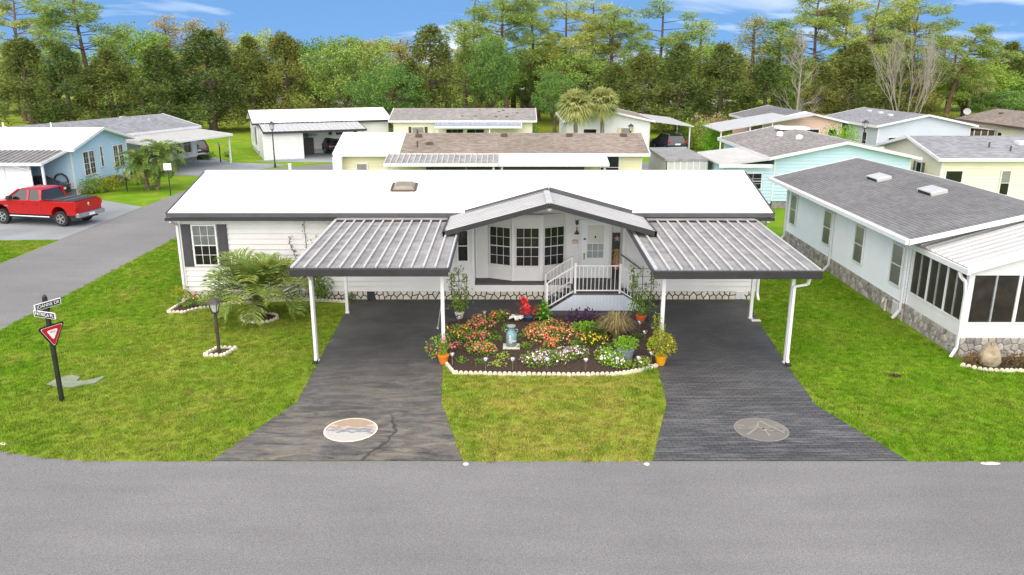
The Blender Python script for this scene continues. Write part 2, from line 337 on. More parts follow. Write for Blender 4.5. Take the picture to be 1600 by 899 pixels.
# ---------------------------------------------------------------- geometry helpers
class MB:
    def __init__(s): s.v = []; s.f = []; s.uv = {}
    def add(s, vs, fs):
        n = len(s.v); s.v.extend([tuple(q) for q in vs]); s.f.extend([tuple(i + n for i in f) for f in fs])
    def box(s, x0, x1, y0, y1, z0, z1, bev=0.):
        if bev:
            b = bev; pts = []
            for z, k in ((z0, b), (z0 + b, 0), (z1 - b, 0), (z1, b)):
                pts += [(x0 + k, y0 + k, z), (x1 - k, y0 + k, z), (x1 - k, y1 - k, z), (x0 + k, y1 - k, z)]
            fs = [(3, 2, 1, 0), (12, 13, 14, 15)]
            for l in range(3):
                for i in range(4): j = (i + 1) % 4; fs.append((l * 4 + i, l * 4 + j, l * 4 + 4 + j, l * 4 + 4 + i))
            s.add(pts, fs); return s
        s.add([(x0, y0, z0), (x1, y0, z0), (x1, y1, z0), (x0, y1, z0), (x0, y0, z1), (x1, y0, z1), (x1, y1, z1), (x0, y1, z1)],
              [(3, 2, 1, 0), (4, 5, 6, 7), (0, 1, 5, 4), (1, 2, 6, 5), (2, 3, 7, 6), (3, 0, 4, 7)]); return s
    def quad(s, a, b, c, d, uv=None):
        if uv: s.uv[len(s.f)] = uv
        s.add([a, b, c, d], [(0, 1, 2, 3)]); return s
    def slab(s, a, b, c, d, th, uv=None):       # four top corners, thickness downwards
        t = [Vector(q) for q in (a, b, c, d)]; lo = [q - Vector((0, 0, th)) for q in t]
        if uv: s.uv[len(s.f)] = uv
        s.add(t + lo, [(0, 1, 2, 3), (7, 6, 5, 4), (0, 4, 5, 1), (1, 5, 6, 2), (2, 6, 7, 3), (3, 7, 4, 0)]); return s
    def bar(s, a, b, w, h, up=(0, 0, 1)):        # rectangular bar from a to b
        a, b = Vector(a), Vector(b); d = (b - a).normalized(); u = Vector(up)
        if abs(d.dot(u)) > .99: u = Vector((0, 1, 0))
        r = d.cross(u).normalized() * (w / 2); u = r.cross(d).normalized() * (h / 2)
        s.add([a - r - u, a + r - u, a + r + u, a - r + u, b - r - u, b + r - u, b + r + u, b - r + u],
              [(3, 2, 1, 0), (4, 5, 6, 7), (0, 1, 5, 4), (1, 2, 6, 5), (2, 3, 7, 6), (3, 0, 4, 7)]); return s
    def prism(s, poly, z0, z1):
        n = len(poly); s.add([(x, y, z0) for x, y in poly] + [(x, y, z1) for x, y in poly],
            [tuple(range(n - 1, -1, -1)), tuple(range(n, 2 * n))] + [(i, (i + 1) % n, n + (i + 1) % n, n + i) for i in range(n)]); return s
    def prism_y(s, poly, y0, y1):               # outline in x, z pushed along y
        n = len(poly); s.add([(x, y0, z) for x, z in poly] + [(x, y1, z) for x, z in poly],
            [tuple(range(n)), tuple(range(2 * n - 1, n - 1, -1))] + [(i, n + i, n + (i + 1) % n, (i + 1) % n) for i in range(n)]); return s
    def tube(s, pts, rad, n=8, cap=True):
        pts = [Vector(p) for p in pts]; rad = rad if isinstance(rad, (list, tuple)) else [rad] * len(pts)
        base = len(s.v); vs = []; fs = []; prev = None
        for i, p in enumerate(pts):
            d = (pts[min(i + 1, len(pts) - 1)] - pts[max(i - 1, 0)]).normalized()
            if prev is None: u = d.orthogonal().normalized()
            else: u = (prev - d * prev.dot(d)); u = u.normalized() if u.length > 1e-4 else d.orthogonal().normalized()
            prev = u; w_ = d.cross(u)
            for k in range(n): a = 2 * math.pi * k / n; vs.append(p + (u * math.cos(a) + w_ * math.sin(a)) * rad[i])
        for i in range(len(pts) - 1):
            for k in range(n): j = (k + 1) % n; fs.append((i * n + k, i * n + j, i * n + n + j, i * n + n + k))
        if cap: fs.append(tuple(range(n - 1, -1, -1))); m = (len(pts) - 1) * n; fs.append(tuple(range(m, m + n)))
        s.add(vs, fs); return s
    def lathe(s, prof, n=20, c=(0, 0, 0), cap=True):       # (r, z) pairs
        vs = []; fs = []
        for r, z in prof:
            for k in range(n): a = 2 * math.pi * k / n; vs.append((c[0] + r * math.cos(a), c[1] + r * math.sin(a), c[2] + z))
        for i in range(len(prof) - 1):
            for k in range(n): j = (k + 1) % n; fs.append((i * n + k, i * n + j, i * n + n + j, i * n + n + k))
        if cap: fs.append(tuple(range(n - 1, -1, -1))); m = (len(prof) - 1) * n; fs.append(tuple(range(m, m + n)))
        s.add(vs, fs); return s
    def mesh(s, name, mat):
        me = bpy.data.meshes.new(name); me.from_pydata(s.v, [], s.f); me.materials.append(M[mat] if isinstance(mat, str) else mat)
        if s.uv:
            ul = me.uv_layers.new(name='UVMap').data
            for fi, uv in s.uv.items():
                for k, li in enumerate(me.polygons[fi].loop_indices): ul[li].uv = uv[k]
        return me
    def build(s, name, mat, parent=None, smooth=False, loc=None, rz=None):
        return link(name, s.mesh(name, mat), parent, smooth, loc, rz)
def link(name, me, parent=None, smooth=False, loc=None, rz=None):
    if smooth:
        me.polygons.foreach_set('use_smooth', [True] * len(me.polygons))
        try: me.set_sharp_from_angle(angle=R(38))
        except Exception: pass
    o = bpy.data.objects.new(name, me); col.objects.link(o)
    if parent: o.parent = parent
    if loc is not None: o.location = loc
    if rz is not None: o.rotation_euler = (0, 0, rz)
    return o
def tag(o, label, cat, group=None, kind=None):
    o['label'] = label; o['category'] = cat
    if group: o['group'] = group
    if kind: o['kind'] = kind
    return o
def thing(name, label, cat, loc=(0, 0, 0), rz=0, group=None):
    o = bpy.data.objects.new(name, None); col.objects.link(o); o.location = loc; o.rotation_euler = (0, 0, rz); o.empty_display_size = .2
    return tag(o, label, cat, group)
def struct(o, label=None, cat=None):
    o['kind'] = 'structure'
    if label: o['label'] = label
    if cat: o['category'] = cat
    return o
KIDS = {}
def copy_tree(o, parent=None):
    c = o.copy(); col.objects.link(c)
    if parent: c.parent = parent
    for ch in [k for k in o.children]: copy_tree(ch, c)
    return c
def sheet(name, poly, z, mat, parent=None):
    mb = MB(); mb.add([(x, y, z) for x, y in poly], [tuple(range(len(poly)))])
    return mb.build(name, mat, parent)
def text_mesh(txt, size, mat, align='CENTER', ext=.002):
    cu = bpy.data.curves.new('lettering', 'FONT'); cu.body = txt; cu.size = size; cu.extrude = ext; cu.align_x = align; cu.align_y = 'CENTER'
    o = bpy.data.objects.new('lettering', cu); col.objects.link(o)
    dg = bpy.context.evaluated_depsgraph_get(); dg.update(); me = bpy.data.meshes.new_from_object(o.evaluated_get(dg))
    bpy.data.objects.remove(o); bpy.data.curves.remove(cu); me.materials.clear(); me.materials.append(M[mat]); return me

# ---- lap siding on a wall from A to B (outside is to the right of A>B), optional gable apex
def siding(mb, A, B, z0, z1, step=.12, apex=None, proud=.034):
    A, B = Vector((A[0], A[1])), Vector((B[0], B[1])); d = B - A; Ln = d.length; d.normalize(); n = Vector((d.y, -d.x))
    def P(u, z, o): q = A + d * u + n * o; return (q.x, q.y, z)
    def span(z):
        if apex is None or z <= z1: return 0, Ln
        k = (z - z1) / (apex - z1) * Ln / 2; return k, Ln - k
    top = apex or z1; z = z0
    while z < top - 1e-4:
        zt = min(z + step, top); a0, b0 = span(z); a1, b1 = span(zt)
        if z < z1 < zt and apex: a0, b0 = 0, Ln
        mb.quad(P(a0, z, proud), P(b0, z, proud), P(b1, zt, 0), P(a1, zt, 0))
        mb.quad(P(a0, z, 0), P(b0, z, 0), P(b0, z, proud), P(a0, z, proud))
        z = zt
# ---- a window mounted on a wall; origin = wall point, yaw = wall direction (0: faces -Y)
def window(parent, x, y, z, yaw, wd, ht, cols=2, rows=2, trim='white_trim', fill='dark', split=True, name='window', tw=.06, label=None):
    """(x, y, z): lower left of the opening seen from outside, on the wall surface; the frame stands 5 cm proud"""
    mb = MB(); D = .055
    mb.box(-tw, wd + tw, -D, 0, -tw, 0); mb.box(-tw, wd + tw, -D, 0, ht, ht + tw); mb.box(-tw, 0, -D, 0, 0, ht); mb.box(wd, wd + tw, -D, 0, 0, ht)
    w_ = mb.build(name, trim, parent, loc=(x, y, z), rz=yaw)
    if label: w_['label'] = label
    m2 = MB(); t = .016
    if split: m2.box(0, wd, -.043, -.024, ht / 2 - .018, ht / 2 + .018)
    for i in range(1, cols): m2.box(wd * i / cols - t / 2, wd * i / cols + t / 2, -.04, -.027, 0, ht)
    hr = rows
    for i in range(1, hr):
        if split and abs(i / hr - .5) < .01: continue
        m2.box(0, wd, -.0405, -.0265, ht * i / hr - t / 2, ht * i / hr + t / 2)
    if m2.f: m2.build('muntin', trim, w_)
    MB().quad((0, -.032, 0), (wd, -.032, 0), (wd, -.032, ht), (0, -.032, ht)).build('pane', 'glass', w_)
    MB().quad((0, -.004, 0), (wd, -.004, 0), (wd, -.004, ht), (0, -.004, ht)).build('room_backing', 'dark_interior', w_)
    if fill in ('blind', 'halfblind', 'curtain'):
        b = MB(); lo = 0 if fill == 'blind' else ht * (.5 if fill == 'halfblind' else 0); z_ = lo
        if fill == 'curtain':
            n = 14
            for i in range(n):
                a, c = wd * i / n, wd * (i + 1) / n; o1, o2 = (-.010, -.020) if i % 2 else (-.020, -.010)
                b.quad((a, o1, ht * .5), (c, o2, ht * .5), (c, o2, ht), (a, o1, ht))
            b.build('curtain', 'curtain', w_)
        else:
            while z_ < ht - .03:
                b.quad((0, -.021, z_), (wd, -.021, z_), (wd, -.010, z_ + .045), (0, -.010, z_ + .045)); z_ += .05
            b.build('blind', 'blind', w_)
    return w_
# ---- gable roof, ridge along local x, from x0 to x1, y0 (front eave) to y1 (back eave)
def roof(parent, x0, x1, y0, y1, ze, zr, mat, th=.14, fascia='white_trim', course=None, fh=.18, name='roof', back=True):
    ym = (y0 + y1) / 2; mb = MB(); E_ = .05
    ls = math.hypot(ym - y0, zr - ze)
    def U(a, b): return ((x0, a), (x1, a), (x1, b), (x0, b))
    if course:
        n = max(3, int(ls / course))
        for side, (ya, yb) in enumerate(((y0, ym), (y1, ym))):
            for i in range(n):
                a, b = i / n, (i + 1) / n; k = .014
                p = [(x0, ya + (yb - ya) * a, ze + (zr - ze) * a + k), (x1, ya + (yb - ya) * a, ze + (zr - ze) * a + k), (x1, ya + (yb - ya) * b, ze + (zr - ze) * b + .002), (x0, ya + (yb - ya) * b, ze + (zr - ze) * b + .002)]
                if side: p = [p[1], p[0], p[3], p[2]]
                mb.slab(*p, .03, uv=U(a * ls, b * ls))
        u = MB(); u.slab((x0, y0, ze - .02), (x1, y0, ze - .02), (x1, ym, zr - .02), (x0, ym, zr - .02), th - .02); u.slab((x1, y1, ze - .02), (x0, y1, ze - .02), (x0, ym, zr - .02), (x1, ym, zr - .02), th - .02)
        r = mb.build(name, mat, parent); u.build('roof_deck', fascia, r)
    else:
        mb.slab((x0, y0, ze), (x1, y0, ze), (x1, ym, zr), (x0, ym, zr), th); mb.slab((x1, y1, ze), (x0, y1, ze), (x0, ym, zr), (x1, ym, zr), th)
        r = mb.build(name, mat, parent)
    f = MB()
    f.box(x0 - .03, x1 + .03, y0 - .05, y0 - .002, ze - fh, ze + .02); f.box(x0 - .03, x1 + .03, y1 + .002, y1 + .05, ze - fh, ze + .02)
    for xx in (x0 - .032, x1 + .032):
        for ya in (y0 - .04, y1 + .04): f.bar((xx, ya, ze - fh / 2 + .025), (xx, ym, zr - fh / 2 + .03), .06, fh, up=(0, 0, 1))
    f.build('fascia', fascia, r); return r
# ---- ribbed metal panels: each pan is one mesh; local x across, y up the slope
def pan_mesh(wd, ln, mat='metal_pan', rib=.055, ribs=False):
    mb = MB(); mb.box(0, wd, 0, ln, -.012, 0); mb.box(wd * .5 - .012, wd * .5 + .012, .01, ln - .01, -.001, .008)
    if not ribs: mb.box(0, .035, 0, ln, -.001, rib); mb.box(-.012, .047, 0, ln, rib, rib + .012)
    return mb.mesh('roof_panel', mat)
def rib_mesh(ln, rib=.055, mat='rib_white'):
    mb = MB(); mb.box(.002, .03, 0, ln, .001, rib); mb.box(-.014, .046, 0, ln, rib, rib + .012); return mb.mesh('rib', mat)
def pan_roof(parent, x0, x1, y0, z0, y1, z1, mat='metal_pan', pw=.3, each=True, rib=.055):
    ln = math.hypot(y1 - y0, z1 - z0); n = max(1, round((x1 - x0) / pw)); pw = (x1 - x0) / n; a = math.atan2(z1 - z0, y1 - y0); me = pan_mesh(pw - .002, ln, mat, rib, each); rbm = rib_mesh(ln, rib) if each else None
    if each:
        for i in range(n):
            o = link('roof_panel', me, parent, loc=(x0 + i * pw, y0, z0)); o.rotation_euler = (a, 0, 0); link('rib', rbm, o)
    else:
        mb = MB(); ca, sa = math.cos(a), math.sin(a)
        for i in range(n): mb.add([(x0 + i * pw + v.co.x, y0 + v.co.y * ca - v.co.z * sa, z0 + v.co.y * sa + v.co.z * ca) for v in me.vertices], [tuple(p.vertices) for p in me.polygons])
        bpy.data.meshes.remove(me); mb.build('metal_roof', mat, parent)
# ---- irregular stones filling a strip
def clip(poly, px, py, nx, ny):
    out = []; n = len(poly)
    for i in range(n):
        a, b = poly[i], poly[(i + 1) % n]; da = (a[0] - px) * nx + (a[1] - py) * ny; db = (b[0] - px) * nx + (b[1] - py) * ny
        if da <= 0: out.append(a)
        if da * db < 0: t = da / (da - db); out.append((a[0] + (b[0] - a[0]) * t, a[1] + (b[1] - a[1]) * t))
    return out
def stones(parent, A, B, z0, z1, cw, rows, mat, backing, gap=.014, proud=.03, seed=1, limit=300):
    r = random.Random(seed); A, B = Vector(A), Vector(B); d = B - A; Ln = d.length; d.normalize(); n = Vector((d.y, -d.x)); rz = math.atan2(d.y, d.x)
    Hh = z1 - z0; nx = max(1, int(Ln / cw)); cells = []
    for j in range(rows):
        for i in range(nx): cells.append(((i + .5 + (j % 2) * .4 - .2 + r.uniform(-.33, .33)) * Ln / nx, (j + .5 + r.uniform(-.3, .3)) * Hh / rows))
    mb = MB(); mb.box(0, Ln, -.006, .03, z0, z1); mb.build('mortar_bed', backing, parent, loc=(A.x, A.y, 0), rz=rz)
    k = 0; rest = MB()
    for i, (cx, cy) in enumerate(cells):
        poly = [(0, 0), (Ln, 0), (Ln, Hh), (0, Hh)]
        for j, (ox, oy) in enumerate(cells):
            if j == i or abs(ox - cx) > cw * 3.2: continue
            vx, vy = ox - cx, oy - cy; l = math.hypot(vx, vy) or 1e-6; poly = clip(poly, cx + vx / 2 - vx / l * gap, cy + vy / 2 - vy / l * gap, vx / l, vy / l)
            if len(poly) < 3: break
        if len(poly) < 3: continue
        mb = MB(); m = len(poly); pr = proud * r.uniform(.7, 1.2); gx = sum(p[0] for p in poly) / m; gy = sum(p[1] for p in poly) / m
        vs = [(x, -.004, z0 + z) for x, z in poly] + [(x, -pr * .7, z0 + z) for x, z in poly] + [(gx + (x - gx) * .82, -pr, z0 + gy + (z - gy) * .82) for x, z in poly]
        fs = [tuple(range(2 * m, 3 * m))] + [(l_ * m + q, l_ * m + (q + 1) % m, l_ * m + m + (q + 1) % m, l_ * m + m + q) for l_ in (0, 1) for q in range(m)]
        if k < limit: mb.add(vs, fs); mb.build('stone', mat, parent, loc=(A.x, A.y, 0), rz=rz)
        else: rest.add(vs, fs)
        k += 1
    if rest.f: rest.build('stone_run', mat, parent, loc=(A.x, A.y, 0), rz=rz)['kind'] = 'stuff'
def downspout(parent, pts, mat='white_trim', wd=.08):
    mb = MB()
    for a, b in zip(pts, pts[1:]): mb.bar(a, b, wd, wd * .8)
    mb.build('downspout', mat, parent)
# ---- leaves: quads scattered through an ellipsoid shell
def leaf(mb, p, d, up, ln, wd):
    d = d.normalized(); s_ = d.cross(up); s_ = s_.normalized() * wd / 2 if s_.length > 1e-3 else d.orthogonal().normalized() * wd / 2
    mb.add([p, p + d * ln * .5 + s_, p + d * ln, p + d * ln * .5 - s_], [(0, 1, 2, 3)])
def rv(r): 
    while True:
        q = Vector((r.uniform(-1, 1), r.uniform(-1, 1), r.uniform(-1, 1)))
        if .05 < q.length < 1: return q
def puff(mb, r, c, rad, n, ln, wd, squash=.75, shell=.45, outward=.6):
    c = Vector(c)
    for _ in range(n):
        u = rv(r).normalized(); k = shell + (1 - shell) * r.random() ** .6; q = Vector((u.x * rad[0] * k, u.y * rad[1] * k, u.z * rad[2] * k))
        leaf(mb, c + q, u * outward + rv(r) * (1 - outward) * 1.6, rv(r), ln * r.uniform(.6, 1.3), wd * r.uniform(.7, 1.3))
def flower(mb, r, p, nrm, rad):
    nrm = nrm.normalized(); u = nrm.orthogonal().normalized(); v = nrm.cross(u); p = Vector(p); a0 = r.random() * 6
    ring = [p + nrm * rad * .25 + (u * math.cos(a0 + k * 1.2566) + v * math.sin(a0 + k * 1.2566)) * rad for k in range(5)]
    mid = [p + nrm * rad * .2 + (u * math.cos(a0 + k * 1.2566 + .628) + v * math.sin(a0 + k * 1.2566 + .628)) * rad * .62 for k in range(5)]
    mb.add([p] + [q for pr in zip(ring, mid) for q in pr], [(0, 1 + i, 1 + (i + 1) % 10) for i in range(10)])

# ================================================================ ground, roads, lawns
def arc(cx, cy, rx, ry, a0, a1, n=10): return [(cx + rx * math.cos(R(a0 + (a1 - a0) * i / n)), cy + ry * math.sin(R(a0 + (a1 - a0) * i / n))) for i in range(n + 1)]
struct(sheet('ground', [(-900, -60), (900, -60), (900, 1500), (-900, 1500)], 0, 'grass_ground'))
ROAD_Y = 15.93
corner = arc(-8.9, 23.6, 8.0, 23.6 - ROAD_Y, 180, 270, 14)          # kerbless corner of the lawn
road = [(-120, 8.2), (120, 8.2), (120, ROAD_Y)] + [(x, y) for x, y in reversed(corner)] + [(-16.9, 56)] + \
       arc(-10.9, 56, 6, 8, 180, 90, 8) + [(14, 64), (60, 66), (60, 71.5), (14, 69.5), (-10.9, 69.5)] + arc(-10.9, 58, 11.5, 11.5, 90, 180, 8) + [(-22.5, 23)] + arc(-30, 23, 7.5, 7.0, 0, -90, 8) + [(-120, 16)]
struct(sheet('road', road, .006, 'road'))
DL = [(-5.95, 28.3), (-5.76, 22.3), (-5.62, 19.1), (-6.71, ROAD_Y + .01), (-1.1, ROAD_Y + .01), (-1.84, 19.1), (-2.02, 21.8), (-2.35, 25.6), (-2.35, 28.3)]
DR = [(4.75, 28.3), (4.7, 25.9), (4.25, 21.75), (4.02, 19.0), (3.13, ROAD_Y + .01), (8.83, ROAD_Y + .01), (7.88, 18.94), (8.05, 21.5), (8.39, 25.3), (8.75, 28.3)]
struct(sheet('driveway_left', DL, .016, 'drive_left')); struct(sheet('driveway_right', DR, .016, 'drive_right'))
WK = [(-2.352, 28.3), (-2.352, 25.6), (-2.0, 21.9), (4.2, 21.9), (4.7, 25.9), (4.748, 28.3)]
struct(sheet('path', WK, .013, 'walk_dark'))
for (a, b, y, z) in ((-5.7, -2.0, 22.15, .018), (-5.6, -1.85, 19.1, .018)):
    struct(MB().box(a, b, y - .012, y + .012, .002, z).build('pavement_joint', 'deck_dark'))
for (a, b, y) in ((4.25, 8.0, 21.9), (4.05, 7.85, 19.05)):
    struct(MB().box(a, b, y - .02, y + .02, .002, .018).build('pavement_joint', 'deck_dark'))
for (x, y, m, lb, oc) in ((-3.89, 17.46, 'medal_a', 'round driveway medallion painted with a tan, blue and white landscape', 'cloth_white'), (6.02, 17.48, 'medal_b', 'round faded grey driveway medallion with worn tan streaks', 'concrete')):
    t = thing('driveway_medallion', lb, 'medallion', (x, y, .02))
    MB().lathe([(.60, 0), (.60, .006)], 48).build('painted_disc', m, t)
    rg = MB(); n = 48
    for k in range(n):
        a, b = 2 * math.pi * k / n, 2 * math.pi * (k + 1) / n
        rg.quad((.602 * math.cos(a), .602 * math.sin(a), .007), (.645 * math.cos(a), .645 * math.sin(a), .005), (.645 * math.cos(b), .645 * math.sin(b), .005), (.602 * math.cos(b), .602 * math.sin(b), .007))
    rg.build('painted_ring', 'edging' if m == 'medal_a' else 'mortar', t)
    if m == 'medal_b':
        v = MB()
        for a, b in (((-.42, -.28), (-.1, .05)), ((-.1, .05), (.05, .4)), ((.5, -.2), (.1, .45)), ((-.05, .1), (.25, -.1)), ((.1, -.35), (.05, .05))):
            v.bar((a[0], a[1], .009), (b[0], b[1], .009), .05, .004)
        v.build('painted_twig', 'star_tan' if 0 else 'medal_twig', t)
for x, y, ln in ((-11.9, 16.75, .3), (-1.02, 15.8, .13), (2.98, 15.8, .13), (10.6, 15.83, .45)):
    lb = {-11.9: 'short white painted road mark at the curved lawn corner', -1.02: 'white reflector dab where left driveway meets the road', 2.98: 'white reflector dab where right driveway meets the road', 10.6: 'longer white painted dab at the right lawn edge of the road'}[x]
    mb = MB(); mb.lathe([(.07, 0), (.06, .008), (.03, .01)], 10); me = mb.mesh('road_marking', 'edging')
    for v in me.vertices: v.co.x *= ln / .14
    o = link('road_marking', me, loc=(x, y, .008)); tag(o, lb, 'road marking')
# neighbour drives
struct(sheet('neighbour_driveway', [(-22.48, 38.6), (-22.48, 47.8), (-29, 52), (-46, 52), (-46, 37.5)], .011, 'pale_drive'))
struct(sheet('far_driveway', [(-22.3, 61), (-26, 61.5), (-29, 64.2), (-31.5, 72), (-27, 73), (-24.5, 69.5), (-19, 68)], .011, 'pale_drive'))
struct(sheet('carport_driveway', [(-22.5, 70.2), (-14.5, 69.4), (-13.8, 79), (-20.6, 78)], .012, 'pale_drive'))
struct(sheet('side_driveway', [(13.2, 69.4), (17.5, 69.6), (17, 80), (13.2, 80)], .012, 'road_far'))
# ---- lawns near the camera with real blades
LAWN = {'lawn_left': [(x, y) for x, y in reversed(corner)][0:] and [(-6.72, ROAD_Y)] + [(x, y) for x, y in reversed(corner)] + [(-16.9, 46), (-12.6, 46), (-12.6, 27.9), (-6.0, 27.3), (-5.78, 22.3), (-5.64, 19.1)],
        'lawn_middle': [(-1.08, ROAD_Y), (3.1, ROAD_Y), (4.0, 19.0), (4.2, 21.5), (3.66, 21.05), (2.9, 20.88), (-1.66, 20.95), (-2.0, 21.75), (-1.82, 19.1)],
        'lawn_right': [(8.86, ROAD_Y), (24, ROAD_Y), (24, 21.2), (13.5, 21.9), (13.1, 24.9), (13.0, 44), (9.6, 44), (9.4, 28.2), (8.77, 28.2), (8.42, 25.3), (8.08, 21.5), (7.9, 18.96)],
        'lawn_far_left': [(-22.55, 24), (-22.55, 38.4), (-46, 37.3), (-46, 24)]}
tuft = MB(); tr_ = random.Random(3)
for i in range(14):
    p = Vector((tr_.uniform(-.07, .07), tr_.uniform(-.07, .07), -.005)); a = tr_.uniform(0, 6.28); h = tr_.uniform(.03, .062); ln = tr_.uniform(.01, .045); d = Vector((math.cos(a), math.sin(a), 0)); s_ = Vector((-d.y, d.x, 0)) * .006
    tuft.add([p - s_, p + s_, p + d * ln * .45 + s_ * .8 + Vector((0, 0, h * .75)), p + d * ln * .45 - s_ * .8 + Vector((0, 0, h * .75)), p + d * ln + Vector((0, 0, h))], [(0, 1, 2, 3), (3, 2, 4)])
tuft_o = tuft.build('grass_tuft', 'grass_blade'); col.objects.unlink(tuft_o)          # only instanced by the lawns
def grass_nodes(den):
    g = bpy.data.node_groups.new('grass_scatter', 'GeometryNodeTree')
    g.interface.new_socket('Geometry', in_out='INPUT', socket_type='NodeSocketGeometry'); g.interface.new_socket('Geometry', in_out='OUTPUT', socket_type='NodeSocketGeometry')
    i = g.nodes.new('NodeGroupInput'); o = g.nodes.new('NodeGroupOutput'); d = g.nodes.new('GeometryNodeDistributePointsOnFaces'); d.inputs['Density'].default_value = den
    io = g.nodes.new('GeometryNodeInstanceOnPoints'); ob = g.nodes.new('GeometryNodeObjectInfo'); ob.inputs[0].default_value = tuft_o
    rr = g.nodes.new('FunctionNodeRandomValue'); rr.data_type = 'FLOAT_VECTOR'; rr.inputs[0].default_value = (-.2, -.2, 0); rr.inputs[1].default_value = (.2, .2, 6.28)
    rs = g.nodes.new('FunctionNodeRandomValue'); rs.data_type = 'FLOAT'; rs.inputs[2].default_value = .6; rs.inputs[3].default_value = 1.25
    l = g.links.new; l(i.outputs[0], d.inputs[0]); l(d.outputs[0], io.inputs[0]); l(ob.outputs['Geometry'], io.inputs['Instance']); l(rr.outputs[0], io.inputs['Rotation']); l(rs.outputs[1], io.inputs['Scale']); l(io.outputs[0], o.inputs[0])
    return g
GN = grass_nodes(150)
def ragged(poly, r):
    out_ = []; n = len(poly)
    for i in range(n):
        a, b = Vector(poly[i]), Vector(poly[(i + 1) % n]); k = max(1, int((b - a).length / .22)); d = (b - a).normalized() if (b - a).length else Vector((1, 0)); nn = Vector((d.y, -d.x))
        for j in range(k):
            p_ = a.lerp(b, j / k); w_ = r.gauss(.015, .035) if j else 0; out_.append((p_.x + nn.x * w_, p_.y + nn.y * w_))
    return out_
ragr = random.Random(17)
for nm, poly in LAWN.items():
    if sum(poly[i][0] * poly[(i + 1) % len(poly)][1] - poly[(i + 1) % len(poly)][0] * poly[i][1] for i in range(len(poly))) < 0: poly = list(reversed(poly))
    poly = ragged(poly, ragr)
    o = sheet('grass', poly, .003, 'grass_ground'); md = o.modifiers.new('scatter', 'NODES'); md.node_group = GN
    tag(o, {'lawn_left': 'mown green and straw coloured lawn on the street corner left of the house', 'lawn_middle': 'dry yellowish strip of lawn between the two driveways', 'lawn_right': 'lush green lawn between right driveway and the grey neighbouring house', 'lawn_far_left': 'small green lawn across the side street below the red pickup'}[nm], 'grass', kind='stuff')

# ================================================================ main house
YW, YR = 28.4, 29.2
def rebase(root, base):
    b = Vector(base); root.location = b
    for ch in root.children: ch.location = Vector(ch.location) - b
home = thing('manufactured_home', 'long white manufactured home with bright white roof and charcoal fascia, in the foreground', 'house')
def boards(parent, x0, x1, y, z0, z1, step=.2, apex=None, name='siding_board'):
    z = z0; Ln = x1 - x0; xm = (x0 + x1) / 2; top = apex or z1
    while z < top - .01:
        zt = min(z + step, top); k0 = 0 if z <= z1 else (z - z1) / (top - z1) * Ln / 2; k1 = 0 if zt <= z1 else (zt - z1) / (top - z1) * Ln / 2
        mb = MB(); k1 = min(k1, Ln / 2 - .02)
        mb.add([(x0 + k0, y, z), (x1 - k0, y, z), (x1 - k0, y - .042, z), (x0 + k0, y - .042, z), (x0 + k1, y, zt), (x1 - k1, y, zt), (x1 - k1, y - .003, zt), (x0 + k1, y - .003, zt)],
               [(0, 1, 2, 3), (3, 2, 6, 7), (7, 6, 5, 4), (0, 3, 7, 4), (1, 5, 6, 2), (0, 4, 5, 1)])
        mb.build(name, 'white_siding', parent); z = zt
boards(home, -12.1, -1.43, YW, .32, 3.12); boards(home, 4.1, 9.05, YW, .32, 3.12)
boards(home, -1.43, 2.14, YW, .31, .60, .145)
boards(home, -1.43, 4.1, YR, .62, 3.25, .2, apex=4.02)
MB().box(-12.1, 9.05, YR + .01, YR + .1, 0, 3.2).box(-12.1, -1.43, YW + .001, YW + .08, 0, 3.12).box(4.1, 9.05, YW + .001, YW + .08, 0, 3.12).build('wall', 'white_siding', home)
ew = MB(); siding(ew, (-12.1, 35.5), (-12.1, YW), .32, 3.2, .2, apex=4.1); siding(ew, (9.05, YW), (9.05, 35.5), .32, 3.2, .2, apex=4.1); siding(ew, (9.05, 35.5), (-12.1, 35.5), .32, 3.2, .2); ew.build('end_wall', 'white_siding', home)
MB().box(-12.05, 9.0, YW + .1, 35.45, 0, .32).build('skirting', 'stone_white', home)
for x in (-1.43, 4.05): MB().box(x, x + .05, YW - .02, YR, .62, 3.3).build('porch_return', 'white_siding', home)
for x in (-12.14, -1.47, 4.06, 8.99): MB().box(x, x + .09, YW - .055, YW - .003, .32, 3.12).build('corner_board', 'white_trim', home)
MB().box(-1.375, -1.305, YR - .05, YR - .003, .63, 3.25).build('corner_board', 'white_trim', home)
stones(home, (-12.1, YW - .005), (9.05, YW - .005), 0, .31, .23, 2, 'stone_white', 'grout', .019, .025, 5)
# deck of the recessed porch
MB().box(-1.40, 4.08, YW - .03, YR - .025, .56, .62).build('porch_deck', 'deck_dark', home)
# bay
bay = [(-.88, YR - .024), (.05, 28.74), (1.10, 28.74), (1.98, YR - .024)]
bm = MB(); bm.prism(bay + [(1.98, YR - .02), (-.88, YR - .02)], .621, 3.12); bw = bm.build('bay_wall', 'white_siding', home)
sb = MB()
for a, b in zip(bay, bay[1:]): siding(sb, a, b, .63, 3.1, .2)
sb.build('bay_siding', 'white_siding', home)
ct = MB()
for x, y in bay[1:3]: ct.box(x - .06, x + .06, y - .05, y + .03, .63, 3.1)
ct.build('bay_trim', 'white_trim', home)
def lerp(a, b, t): return (a[0] + (b[0] - a[0]) * t, a[1] + (b[1] - a[1]) * t)
for a, b in zip(bay, bay[1:]):
    Ln = math.hypot(b[0] - a[0], b[1] - a[1]); wd = .82; yaw = math.atan2(b[1] - a[1], b[0] - a[0]); p = lerp(a, b, (Ln - wd) / 2 / Ln); nx, ny = math.sin(yaw), -math.cos(yaw)
    window(home, p[0] + nx * .036, p[1] + ny * .036, 1.22, yaw, wd, 1.42, 3, 4, tw=.035, label='tall gridded sash window of the bay')
